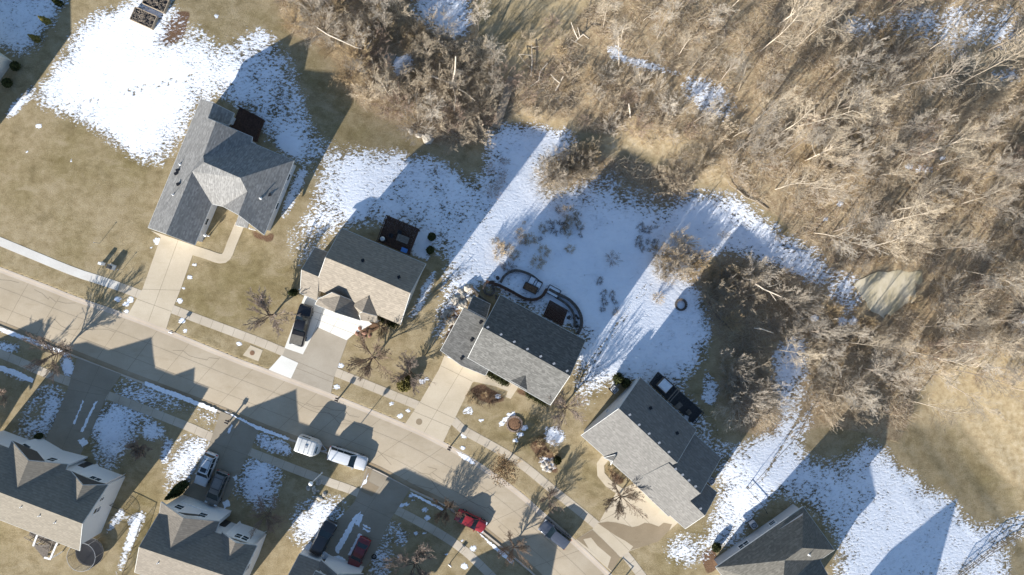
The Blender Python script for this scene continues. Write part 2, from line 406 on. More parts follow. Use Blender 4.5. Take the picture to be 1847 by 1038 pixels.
SNOW_DOTS = [(912,757,5),(945,772,6),(925,748,5),(938,784,6),(212,540,6),(236,541,6),(227,549,5),(228,562,4),(324,543,5),(351,478,4),(343,500,5),(332,520,3),(284,435,7),(273,447,3),(431,621,5),(328,579,6),(334,597,3),(615,660,6),(607,698,6),(761,689,6),(770,684,4),(706,728,4),(736,741,4),(722,751,5),(716,776,3),
             (741,895,5),(722,912,5),(733,910,4),(766,920,5),(771,934,5),(745,902,3),(750,962,4),(766,962,3),(838,786,7),(835,808,5),(854,990,6),(833,976,3),(837,1022,6),(805,1000,3),(862,1015,5),(918,748,4),(850,745,3),(868,758,4),(898,715,5),(720,1004,4),(400,140,4),(390,30,4),(200,200,4),(70,228,5),(48,275,2.5),(128,290,2.5),
             (930,795,5),(905,765,5),(1515,368,5),(1490,396,4),(1540,580,9),(1520,580,9),(1470,575,7),(1640,300,7),(1700,285,6),(1845,580,7)]
LITTER = [
 (1., [(470,-60),(2200,-60),(2200,700),(1847,640),(1740,650),(1660,700),(1640,760),(1620,800),(1560,780),(1480,770),(1420,790),(1330,780),(1310,700),(1290,650),(1285,600),(1240,520),(1265,462),(1300,452),(1440,480),(1480,470),(1400,390),(1310,330),(1250,322),(1130,245),(1050,238),(930,205),(860,262),(780,262),(690,215),(645,190),(590,90),(520,60)]),
 (.15, [(1040,-60),(1110,-60),(1010,80),(935,150),(890,150),(900,110),(860,60),(860,-60)]),
 (.75, [(965,290),(1060,265),(1260,320),(1225,380),(1130,370),(1060,340),(975,340)]),
 (.85, [(1180,440),(1250,420),(1290,470),(1250,510),(1180,500)]),
 (.55, [(1270,560),(1330,640),(1330,790),(1290,760)]),
]
GREEN = [(-1.,[(1085,250),(1150,213),(1230,238),(1300,305),(1340,345),(1270,332),(1222,296),(1140,268),(1090,285)]),(-.9,[(915,190),(985,208),(1050,222),(1045,240),(985,232),(925,210)]),(-.6,[(1040,-60),(1110,-60),(1010,80),(935,150),(890,150),(900,110),(960,50)]),(-.5,[(1250,330),(1320,345),(1300,372),(1245,352)]),(-.75,[(1640,760),(1700,660),(1900,620),(1900,900),(1780,860)]),(.8,[(330,520),(430,440),(520,470),(540,530),(420,600),(320,560)]),(.7,[(820,740),(900,740),(1000,760),(980,830),(880,790)]),(.6,[(430,20),(480,10),(560,90),(640,190),(600,270),(520,100)]),(.75,[(612,258),(650,215),(760,260),(760,285),(690,268)]),
         (.35,[(1620,800),(1720,760),(1800,860),(1847,900),(1720,900),(1640,850)]),(.7,[(1180,1000),(1290,880),(1310,850),(1300,940),(1200,1060)]),(.6,[(215,930),(300,800),(300,900),(230,1040)]),(.5,[(100,180),(270,300),(260,400),(60,300)]),(.7,[(1040,700),(1100,690),(1060,760)])]
SOIL = [(1.,[(280,70),(320,20),(345,20),(330,70),(300,85)]),(1.,[(846,702),(868,692),(905,712),(912,725),(885,728),(862,722)]),(.9,[(798,620),(822,560),(838,575),(805,640)]),(.9,[(920,700),(945,700),(975,720),(935,712)]),
        (.7,[(790,560),(850,520),(845,545),(800,590)]),(1.,[(1092,838),(1130,868),(1112,876)]),(.8,[(950,800),(985,850),(1010,860),(1000,820),(975,790)]),(.8,[(1262,1000),(1285,985),(1300,1020),(1275,1040)]),(.9,[(640,590),(675,575),(690,590),(650,610)]),
        (.8,[(440,405),(478,425),(500,415),(490,440),(460,432)]),(.8,[(495,250),(555,262),(540,280),(510,272)]),(.9,[(1262,1000),(1285,985),(1300,1020),(1275,1040)])]

def axis(lo, hi, step, far):
    a = list(np.arange(lo, hi + step * .5, step)); s = step; v = hi; o = []
    while v < far: s *= 1.5; v += s; o.append(v)
    s = step; v = lo; q = []
    while v > -far: s *= 1.5; v -= s; q.append(v)
    return np.array(q[::-1] + a + o)

def inside(px, py, poly):
    r = np.zeros(px.shape, bool); n = len(poly)
    x0, y0 = poly[-1]
    for x1, y1 in poly:
        if y0 != y1:
            c = ((y0 > py) != (y1 > py)) & (px < (x1 - x0) * (py - y0) / (y1 - y0) + x0); r ^= c
        x0, y0 = x1, y1
    return r

def blur(a, n):
    for _ in range(n):
        b = a.copy(); b[1:-1] = (a[:-2] + 2 * a[1:-1] + a[2:]) / 4; a = b.copy()
        a[:, 1:-1] = (b[:, :-2] + 2 * b[:, 1:-1] + b[:, 2:]) / 4
    return a

gx = axis(-84, 84, .27, 900); gy = axis(-50, 50, .27, 900)
XX, YY = np.meshgrid(gx, gy); ZZ = terrain(XX, YY)
kk = H / (H - ZZ); PXg = XX * kk * S + CX; PYg = CY - YY * kk * S       # where each ground point lies in the photo
def paint(lst, n=2, base=0.):
    a = np.full(XX.shape, base)
    for v, poly in lst: a[inside(PXg, PYg, poly)] = v
    return blur(a, n)
def area(p): return abs(sum(a[0] * c[1] - c[0] * a[1] for a, c in zip(p, p[1:] + p[:1]))) / 2
snow = np.maximum(paint([v for v in SNOW if area(v[1]) >= 2600], 56), paint([v for v in SNOW if area(v[1]) < 2600 and v[0] > .4], 4))
for v_, poly_ in SNOW:                            # patches melted bare inside the snow
    if area(poly_) < 2600 and v_ <= .4:
        mk = paint([(1., poly_)], 8); snow = snow * (1 - mk) + v_ * mk
for x, y, r in SNOW_DOTS:
    d = np.sqrt((PXg - x) ** 2 + ((PYg - y) * 1.25) ** 2); snow = np.maximum(snow, np.clip(1.05 - .5 * (d / r) ** 2, 0, 1))
# footprints crossing the yard
rr = random.Random(4)
for i in range(34):
    t = i / 33; fx = 90 + t * 260 + rr.uniform(-2, 2); fy = 203 - 62 * t ** .8 + rr.uniform(-3, 3) + (3 if i % 2 else -3)
    snow = np.where(np.hypot(PXg - fx, PYg - fy) < 2.6, snow * .5, snow)
# wheel tracks across the snow field
def track(a, b, w, f):
    global snow
    L = math.hypot(b[0] - a[0], b[1] - a[1]); t = ((PXg - a[0]) * (b[0] - a[0]) + (PYg - a[1]) * (b[1] - a[1])) / L / L
    d = np.abs((PXg - a[0]) * (b[1] - a[1]) - (PYg - a[1]) * (b[0] - a[0])) / L
    snow = np.where((d < w) & (t > 0) & (t < 1), snow * f, snow)
track((1038,688),(1166,512),1.8,.62); track((1047,686),(1176,510),1.8,.75); track((1372,870),(1475,700),2.2,.5)
litter = paint(LITTER, 8); green = paint(GREEN, 14); soil = paint(SOIL, 3)
Zg = ZZ.copy(); Zg[inside(PXg, PYg, ROAD)] -= .30
nyg, nxg = XX.shape
me = bpy.data.meshes.new("ground")
me.vertices.add(nxg * nyg)
me.vertices.foreach_set("co", np.stack([XX, YY, Zg], -1).astype(np.float32).ravel())
idx = np.arange(nxg * nyg).reshape(nyg, nxg)
quads = np.stack([idx[:-1, :-1], idx[:-1, 1:], idx[1:, 1:], idx[1:, :-1]], -1).reshape(-1, 4).astype(np.int32)
me.loops.add(quads.size); me.loops.foreach_set("vertex_index", quads.ravel())
me.polygons.add(len(quads)); me.polygons.foreach_set("loop_start", np.arange(len(quads), dtype=np.int32) * 4)
me.polygons.foreach_set("use_smooth", np.ones(len(quads), bool))
me.update(); me.validate()
ca = me.color_attributes.new("cover", 'FLOAT_COLOR', 'POINT')
ca.data.foreach_set("color", np.stack([snow, litter, soil, green], -1).astype(np.float32).ravel())
ground = bpy.data.objects.new("ground", me); COL.objects.link(ground); tag(ground, kind='structure')

m, nt, lk, b = new_mat("ground_cover", .95, .1)
p = nt.new("ShaderNodeNewGeometry").outputs["Position"]
at = nt.new("ShaderNodeAttribute"); at.attribute_name = "cover"
sp = nt.new("ShaderNodeSeparateColor"); lk.new(at.outputs["Color"], sp.inputs[0])
aS, aL, aM, aG = sp.outputs[0], sp.outputs[1], sp.outputs[2], at.outputs["Alpha"]
# dry lawn
big = nz(nt, lk, p, .10, 5, .6); mid = nz(nt, lk, p, .75, 6, .65); fine = nz(nt, lk, p, 6.5, 6, .75)
tan = ramp(nt, lk, mid, [(.28, (.275, .210, .115)), (.5, (.385, .305, .180)), (.72, (.490, .400, .255))])
olive = ramp(nt, lk, mid, [(.28, (.165, .125, .050)), (.5, (.240, .190, .084)), (.72, (.325, .265, .130))])
gm = mth(nt, lk, 'ADD', mth(nt, lk, 'MULTIPLY', aG, .75), mrange(nt, lk, big, .42, .66, -.15, .5), True)
grass = mixc(nt, lk, gm, tan, olive)
pat = nz(nt, lk, mapping(nt, lk, p, (1, 1.6, 1), .4), .30, 6, .68, .5)
grass = mixc(nt, lk, mrange(nt, lk, pat, .52, .68, 0, .6), grass, (.46, .375, .245))
grass = mixc(nt, lk, mrange(nt, lk, pat, .46, .32, 0, .5), grass, (.16, .125, .062))
grass = mixc(nt, lk, mrange(nt, lk, fine, .35, .70, .42, 0), grass, (.07, .052, .024))
grass = mixc(nt, lk, mrange(nt, lk, fine, .55, .80, 0, .45), grass, (.36, .29, .17))
# leaf litter and dead stalks under the trees
l1 = nz(nt, lk, p, 1.1, 8, .72); l2 = nz(nt, lk, mapping(nt, lk, p, (1, 2.2, 1), .7), 3.2, 8, .75, .6)
lit = ramp(nt, lk, l1, [(.26, (.20, .140, .080)), (.45, (.36, .27, .165)), (.58, (.46, .36, .225)), (.76, (.58, .48, .32))])
lit = mixc(nt, lk, mrange(nt, lk, nz(nt, lk, p, .16, 5, .6), .52, .66, 0, .5), lit, (.19, .14, .09))
lit = mixc(nt, lk, mrange(nt, lk, l2, .30, .56, .75, 0), lit, (.11, .075, .042))
lit = mixc(nt, lk, mrange(nt, lk, l2, .58, .75, 0, .55), lit, (.48, .385, .25))
edge = mth(nt, lk, 'ADD', aL, mth(nt, lk, 'MULTIPLY', mth(nt, lk, 'SUBTRACT', mid, .5), .9))
col = mixc(nt, lk, mrange(nt, lk, edge, .35, .65), grass, lit)
sand = ramp(nt, lk, l1, [(.3, (.30, .21, .11)), (.5, (.50, .385, .225)), (.7, (.64, .53, .36))])
col = mixc(nt, lk, mrange(nt, lk, mth(nt, lk, 'ADD', aG, mth(nt, lk, 'MULTIPLY', mth(nt, lk, 'SUBTRACT', mid, .5), .9)), -.25, -.75, 0, .85), col, sand)
so = ramp(nt, lk, fine, [(.3, (.06, .035, .02)), (.5, (.15, .09, .055)), (.7, (.26, .17, .11))])
edge2 = mth(nt, lk, 'ADD', aM, mth(nt, lk, 'MULTIPLY', mth(nt, lk, 'SUBTRACT', mid, .5), .6))
col = mixc(nt, lk, mrange(nt, lk, edge2, .42, .58), col, so)
# snow: thin and pierced by the turf where little is left
q = mapping(nt, lk, p, (1.0, 1.75, 1), math.radians(-38))
s1 = nz(nt, lk, q, 2.0, 8, .68); s2 = nz(nt, lk, p, .38, 6, .65); s3 = nz(nt, lk, p, 7, 3, .6)
dev = mth(nt, lk, 'ADD', mth(nt, lk, 'MULTIPLY', mth(nt, lk, 'SUBTRACT', s1, .5), 2.5), mth(nt, lk, 'MULTIPLY', mth(nt, lk, 'SUBTRACT', s2, .5), 1.15))
dev = mth(nt, lk, 'ADD', dev, mth(nt, lk, 'MULTIPLY', mth(nt, lk, 'SUBTRACT', s3, .5), .6))
amp = mrange(nt, lk, aS, .80, 1.0, 1.0, .72)
amp = mth(nt, lk, 'MULTIPLY', amp, mrange(nt, lk, aS, .04, .34))
sv = mth(nt, lk, 'ADD', aS, mth(nt, lk, 'MULTIPLY', dev, amp))
sf = mrange(nt, lk, sv, .41, .57)
white = ramp(nt, lk, s2, [(.3, (.74, .775, .84)), (.6, (.82, .845, .89))])
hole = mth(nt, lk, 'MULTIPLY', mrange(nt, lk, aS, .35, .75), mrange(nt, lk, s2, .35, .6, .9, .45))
col = mixc(nt, lk, hole, col, (.075, .060, .032))  # turf in the holes painted dark: matted turf plus shade between tufts
crust = nz(nt, lk, q, 1.3, 5, .6)
white = mixc(nt, lk, mrange(nt, lk, crust, .5, .8, 0, .35), white, (.66, .66, .68))
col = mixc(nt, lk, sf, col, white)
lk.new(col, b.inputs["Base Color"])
hh = mth(nt, lk, 'ADD', mth(nt, lk, 'MULTIPLY', mrange(nt, lk, sv, .40, .75), .9), mth(nt, lk, 'MULTIPLY', fine, mrange(nt, lk, sf, 0, 1, .9, .12)))
hh = mth(nt, lk, 'ADD', hh, mth(nt, lk, 'MULTIPLY', s1, mrange(nt, lk, sf, 0, 1, 0, 1.1)))
bump(nt, lk, b, hh, .7, .10)
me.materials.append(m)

# ------------------------------------------------------------ street, kerbs, pavements, drives
def px2(pts): return [tuple(W(x, y)[:2]) for x, y in pts]
def dense(pts, step=1.2):
    """smooth an outline line (Catmull-Rom) into short steps"""
    P = [Vector(p) for p in pts]; out = []
    for i in range(len(P) - 1):
        p0, p1, p2, p3 = P[max(i - 1, 0)], P[i], P[i + 1], P[min(i + 2, len(P) - 1)]
        n = max(1, int((p2 - p1).length / step))
        for k in range(n):
            t = k / n; out.append(tuple(.5 * (2 * p1 + (p2 - p0) * t + (2 * p0 - 5 * p1 + 4 * p2 - p3) * t * t + (3 * p1 - p0 - 3 * p2 + p3) * t ** 3)))
    out.append(tuple(P[-1])); return out
up = dense(px2(UP_KERB)); lo = dense(px2(LO_KERB))
def resample(pts, n):
    P = [Vector(p) for p in pts]; L = [0]
    for a, c in zip(P[:-1], P[1:]): L.append(L[-1] + (c - a).length)
    out = []; j = 0
    for i in range(n):
        t = L[-1] * i / (n - 1)
        while j < len(L) - 2 and L[j + 1] < t: j += 1
        u = (t - L[j]) / max(1e-9, L[j + 1] - L[j]); out.append(P[j].lerp(P[j + 1], u))
    return out
NR = 150; U_ = resample(up, NR); L_ = resample(lo, NR)
r = MB(); vs_ = []; NC = 9
for a, c in zip(U_, L_):
    for k in range(NC):
        t = k / (NC - 1); q_ = a.lerp(c, t); crown = .10 * (1 - (2 * t - 1) ** 2)
        vs_.append((q_.x, q_.y, -.15 + crown))
r.add(vs_, [(i * NC + k, (i + 1) * NC + k, (i + 1) * NC + k + 1, i * NC + k + 1)[::-1] for i in range(NR - 1) for k in range(NC - 1)], 0)
def on_road(i, t, dz): q_ = U_[i].lerp(L_[i], t); return Vector((q_.x, q_.y, -.15 + .10 * (1 - (2 * t - 1) ** 2) + dz))
jr = random.Random(2)
for i in range(4, NR - 4, 4):                     # slab joints
    for k in range(8):
        t0, t1 = .02 + k * .12, .02 + (k + 1) * .12
        r.beam(on_road(i, t0, 0), on_road(i, t1, 0), .035, .008, 1)
for t in (.33, .66):
    for i in range(2, NR - 3): r.beam(on_road(i, t, 0), on_road(i + 1, t, 0), .03, .008, 1)
for _ in range(16):                                # cracks
    i = jr.randrange(40, 120); t = jr.random() * .8 + .1; a = on_road(i, t, 0)
    for k in range(jr.randint(3, 9)):
        i2 = min(NR - 1, i + 1) if jr.random() < .7 else i; t = min(.96, max(.04, t + jr.uniform(-.07, .07)))
        c = on_road(i2, t, 0); r.beam(a, c, .045, .008, 1); a = c; i = i2
road = r.build("road", [M['road'], M['joint']]); tag(road, kind='structure')
k_ = MB(); k_.ribbon(up, -.10, .16, -.4, .012); kerb = k_.build("kerb", M['kerb']); tag(kerb, kind='structure')
k_ = MB(); k_.ribbon(lo, .10, -.16, -.4, .012); kerb2 = k_.build("kerb", M['kerb']); tag(kerb2, kind='structure')
# gutter pans beside the kerbs
g_ = MB(); g_.ribbon([tuple(v) for v in U_], -.60, -.10, -.2, -.10, 0); tag(g_.build("gutter", M['kerb']), kind='structure')
g_ = MB(); g_.ribbon([tuple(v) for v in L_], .75, .10, -.2, -.10, 0); tag(g_.build("gutter", M['gutter_dirt']), kind='structure')

WALK_UP = [(-300, 312), (0, 436), (127, 488), (178, 505), (254, 532), (311, 558), (465, 616), (509, 634), (606, 672), (752, 731), (819, 760), (836, 776), (928, 829), (1000, 886), (1075, 947), (1127, 1000), (1158, 1040), (1215, 1115)]
WALK_LO = [(-300, 520), (0, 638), (69, 668), (130, 691), (191, 712), (330, 766), (376, 786), (460, 819), (580, 865), (648, 890), (740, 933), (824, 983), (877, 1030), (930, 1085), (990, 1150), (1070, 1240)]
for name, pts, w in (("pavement", WALK_UP, 1.22), ("pavement", WALK_LO, 1.2)):
    d_ = dense(px2(pts)); q_ = MB(); q_.ribbon(d_, -w / 2, w / 2, -.12, .020, 0)
    P = resample(d_, int(len(d_) * .8))
    for i in range(1, len(P) - 1):
        d = (P[i + 1] - P[i - 1]).normalized(); n = Vector((-d.y, d.x)) * w / 2
        q_.beam((*(P[i] - n), .020), (*(P[i] + n), .020), .035, .008, 1)
    tag(q_.build(name, [M['walk'], M['joint']]), kind='structure')

q_ = MB(); q_.ribbon(dense(px2(WALK_UP[:4] + [(214, 517)])), -.60, .60, -.1, .026, 0); tag(q_.build("pavement", M['walk_pale']), kind='structure')
def slab(name, pts, mat, z, joints=(), th=.12):
    q_ = MB(); pl = px2(pts); q_.prism(pl, z - th, z, 0)
    for a, c in joints:
        A, C_ = W(*a), W(*c); q_.beam((A.x, A.y, z), (C_.x, C_.y, z), .04, .008, 1)
    return tag(q_.build(name, [mat, M['joint']]), kind='structure')
slab("driveway", [(272,416),(350,443),(352,448),(326,522),(309,564),(300,594),(231,567),(257,522),(290,428)], M['drive'], .030, [((322,432),(268,580)),((257,522),(326,524)),((248,540),(309,562))])
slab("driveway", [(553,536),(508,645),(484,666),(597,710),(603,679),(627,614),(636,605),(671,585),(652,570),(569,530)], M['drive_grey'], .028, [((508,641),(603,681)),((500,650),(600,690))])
slab("driveway_apron", [(549,534),(513.4,628),(546.5,639.4),(572,590),(625,614),(635.6,605),(671,584.7),(652,568),(569,530)], M['drive_new'], .034, [((588,545),(560,615)),((620,558),(595,601)),((568,575),(640,603)),((560,560),(655,590))])
slab("driveway_apron", [(508,641),(538,655),(525,683),(485,667)], M['drive_new'], .034)
slab("driveway", [(802,641),(877,670),(852,691),(820,756),(811,773),(800,797),(731,764),(757,726),(791,668)], M['drive'], .030, [((839,656),(765,780)),((795,660),(852,688)),((757,726),(822,756)),((745,742),(812,770))])
slab("garden_path", [(877,669),(905,682),(925,692),(936,697),(921,720),(912,716),(916,706),(893,697),(852,688)], M['drive'], .034)
slab("driveway", [(1113,886),(1144,872),(1205,925),(1223,943),(1207,957),(1187,977),(1160,986),(1136,994),(1118,1006),(1103,1032),(1038,974),(1068,955),(1081,941)], M['drive'], .028, [((1113,886),(1187,960)),((1081,941),(1150,905)),((1068,955),(1119,1006)),((1081,941),(1136,994)),((1110,920),(1170,985))])
slab("driveway_stain", [(1078,944),(1096,941),(1112,943),(1125,946),(1140,951),(1151,949),(1163,943),(1175,945),(1188,950),(1197,943),(1212,946),(1207,957),(1187,977),(1160,986),(1136,993),(1142,986),(1128,976),(1110,966)], M['drive_wet'], .034)
slab("driveway_stain", [(1040,973),(1068,956),(1086,972),(1112,998),(1118,1006),(1104,1031),(1096,1024),(1102,1005),(1090,995),(1078,985),(1066,970),(1052,973),(1062,990),(1080,1004)], M['drive_wet'], .034)
gp = MB(); gp.ribbon(dense(px2([(1092,826),(1083,838),(1084,856),(1097,872),(1120,888)])), -.55, .55, -.1, .030); tag(gp.build("garden_path", M['drive']), kind='structure')
gp = MB(); gp.ribbon(dense(px2([(346,451),(372,459),(397,467),(409,462),(418,440),(433,404)]), .5), -.68, .68, -.1, .036); tag(gp.build("garden_path", M['drive']), kind='structure')
slab("driveway", [(139,646),(219,676),(193,714),(160,790),(140,832),(78,800),(92,775),(122,703)], M['drive_shade_toned'], .028, [((180,660),(110,815)),((122,703),(192,714)),((131,684),(199,706)),((105,745),(180,745))])
slab("driveway", [(398,742),(468,772),(452,812),(440,835),(416,890),(398,925),(332,890),(352,848),(378,800)], M['drive_shade_toned'], .028, [((432,757),(365,905)),((376,796),(455,825)),((360,840),(435,860))])
slab("driveway", [(661,843),(740,882),(716,920),(704,938),(672,1008),(650,1035),(540,992),(590,960),(640,905),(648,885)], M['drive_shade_toned'], .028, [((700,862),(600,1012)),((640,903),(707,936)),((600,955),(690,975))])
slab("driveway_stain", [(663,846),(672,846),(664,868),(684,879),(671,896),(651,886)], M['drive_wet'], .034)
slab("manhole_pad", [(452,623),(474,632),(466,652),(438,641)], M['drive'], .028)
q_ = MB(); c = W(449, 647); 
q_ = MB(); c = W(455, 637); q_.lathe((c.x, c.y, .028), [(.34, 0), (.34, .02), (.28, .024), (0.001, .024)], 18); tag(q_.build("manhole_cover", M['rust_iron']), "round rusty manhole cover set in the grass verge by the kerb", "manhole cover")
q_ = MB(); c = W(756, 761); q_.lathe((c.x, c.y, .030), [(.45, 0), (.45, .006), (0.001, .008)], 18); tag(q_.build("manhole_cover", M['drive_wet']), "brown utility cover sunk in the driveway mouth of the dark roofed house", "manhole cover")

# snow left on the paved drives
def snow_strip(pts, z=.03):
    q_ = MB(); rr = random.Random(len(SNOWP)); out = []
    for a, c in zip(pts, pts[1:] + pts[:1]):
        n = max(2, int(math.hypot(c[0] - a[0], c[1] - a[1]) / 3))
        for k in range(n):
            t = k / n; out.append((a[0] + (c[0] - a[0]) * t + rr.uniform(-1.2, 1.2), a[1] + (c[1] - a[1]) * t + rr.uniform(-1.2, 1.2)))
    q_.prism(px2(out), z - .01, z + .03); SNOWP.append(tag(q_.build("snow_patch", M['snow']), kind='stuff'))
SNOWP = []
m, nt, lk, b = new_mat("old_snow", .8, .2); p = nt.new("ShaderNodeNewGeometry").outputs["Position"]; n = nz(nt, lk, p, 3, 5, .6)
lk.new(ramp(nt, lk, n, [(.3, (.74, .76, .80)), (.6, (.87, .88, .90))]), b.inputs["Base Color"]); bump(nt, lk, b, n, .5, .06); M['snow'] = m
for s_ in ([(604,990),(624,955),(640,930),(652,922),(636,952),(618,985),(610,1000)], [(628,1000),(648,962),(655,966),(638,1004)], [(640,945),(650,926),(656,930),(648,950)], [(655,945),(668,952),(667,955),(654,948)], [(655,952),(668,958),(667,961),(654,955)], [(606,935),(618,925),(620,928),(608,938)], [(590,1005),(612,1002),(650,1028),(640,1034),(600,1015)], [(545,992),(562,978),(600,1005),(580,1010)],
           [(146,778),(172,724),(176,724),(150,780)], [(132,765),(150,722),(152,723),(135,766)], [(140,795),(152,790),(160,800),(148,806)], [(662,858),(665,853),(662,868),(655,876),(651,882),(654,872)], [(410,780),(418,765),(421,767),(414,782)], [(402,905),(412,902),(416,912),(404,918)], [(420,860),(427,857),(428,864),(424,868)]):
    snow_strip(s_)
for s_ in ([(-10,587),(60,612),(124,637),(122,643),(58,619),(-10,594)], [(-8,657),(30,668),(60,684),(58,691),(25,678),(-8,666)], [(405,742),(470,770),(522,790),(520,795),(466,776)], [(262,688),(330,713),(392,739),(390,745),(326,721),(262,696)], [(860,958),(900,990),(928,1012),(924,1018),(895,994)], [(820,812),(845,824),(858,836),(852,838),(835,828)], [(741,888),(800,918),(798,922),(742,892)]):
    snow_strip(s_, .0)

# frozen pond in the wood and its neighbour puddle, and the packed dirt path
def ice_sheet(name, pts, col1, col2, dz):
    m, nt, lk, b = new_mat(name, .25, .5); p = nt.new("ShaderNodeNewGeometry").outputs["Position"]
    lk.new(ramp(nt, lk, nz(nt, lk, mapping(nt, lk, p, (1, .5, 1), .9), .28, 5, .6), [(.32, col1), (.62, col2)]), b.inputs["Base Color"])
    q_ = MB(); g = [G(x, y) for x, y in pts]; g = [Vector(v) for v in dense([tuple(v) for v in g + g[:1]], .8)[:-1]]
    z = sum(v.z for v in g) / len(g) + dz
    g = [v + Vector((mnoise.noise(v * .9), mnoise.noise(v * .9 + Vector((9, 3, 1))), 0)) * .7 for v in g]; q_.prism([(v.x, v.y) for v in g], z - .5, z); return tag(q_.build(name, m), kind='structure')
ice_sheet("frozen_pond", [(1540,512),(1556,498),(1580,490),(1600,494),(1622,487),(1645,492),(1660,490),(1664,508),(1656,524),(1648,545),(1630,550),(1618,564),(1598,576),(1585,566),(1572,562),(1562,545)], (.36,.30,.17), (.62,.55,.42), .06)
ice_sheet("pond_ice", [(680,110),(700,98),(712,100),(706,118),(696,128),(683,122)], (.20,.19,.14), (.27,.25,.19), .03)
from mathutils.geometry import tessellate_polygon
# ------------------------------------------------------------ houses
class Block:
    """one roof of a house: corner points as (x, y, height) in the photo, faces over them"""
    def __init__(s, pts, faces, base=None, inset=.42):
        s.P = {k: W(*v) for k, v in pts.items()}; s.F = faces; s.inset = inset
        cnt = {}
        for f in faces:
            for a, c in zip(f, f[1:] + f[:1]): cnt[frozenset((a, c))] = cnt.get(frozenset((a, c)), 0) + 1
        nb = {}
        for f in faces:
            for a, c in zip(f, f[1:] + f[:1]):
                if cnt[frozenset((a, c))] == 1: nb.setdefault(a, []).append(c); nb.setdefault(c, []).append(a)
        st = next(iter(nb)); loop = [st]; prev = None; cur = st
        while True:
            nx = [k for k in nb[cur] if k != prev]
            if not nx: break
            nx = nx[0]
            if nx == st: break
            loop.append(nx); prev, cur = cur, nx
            if len(loop) > 60: break
        s.loop = loop
        L = [Vector(s.P[k][:2]) for k in loop]
        ar = sum(a.x * c.y - c.x * a.y for a, c in zip(L, L[1:] + L[:1]))
        if ar < 0: L = L[::-1]; s.loop = loop[::-1]
        s.outline = L; n = len(L); ins = []
        for i in range(n):
            a, p, c = L[i - 1], L[i], L[(i + 1) % n]
            d1 = (p - a).normalized(); d2 = (c - p).normalized(); n1 = Vector((-d1.y, d1.x)); n2 = Vector((-d2.y, d2.x))
            q = n1 + n2
            if q.length < .2: ins.append(p + n1 * inset); continue
            q.normalize(); ins.append(p + q * min(inset / max(.35, q.dot(n1)), inset * 2.2))
        s.foot = ins
    def height(s, x, y):
        best = None
        for f in s.F:
            P = [s.P[k] for k in f]
            if inside(np.array([x]), np.array([y]), [(p.x, p.y) for p in P])[0]:
                c = sum(P, Vector()) / len(P); nn = Vector()
                for a, d in zip(P, P[1:] + P[:1]): nn += (a - c).cross(d - c)
                if abs(nn.z) < 1e-6: continue
                z = c.z - ((x - c.x) * nn.x + (y - c.y) * nn.y) / nn.z
                if best is None or z > best: best = z
        return best

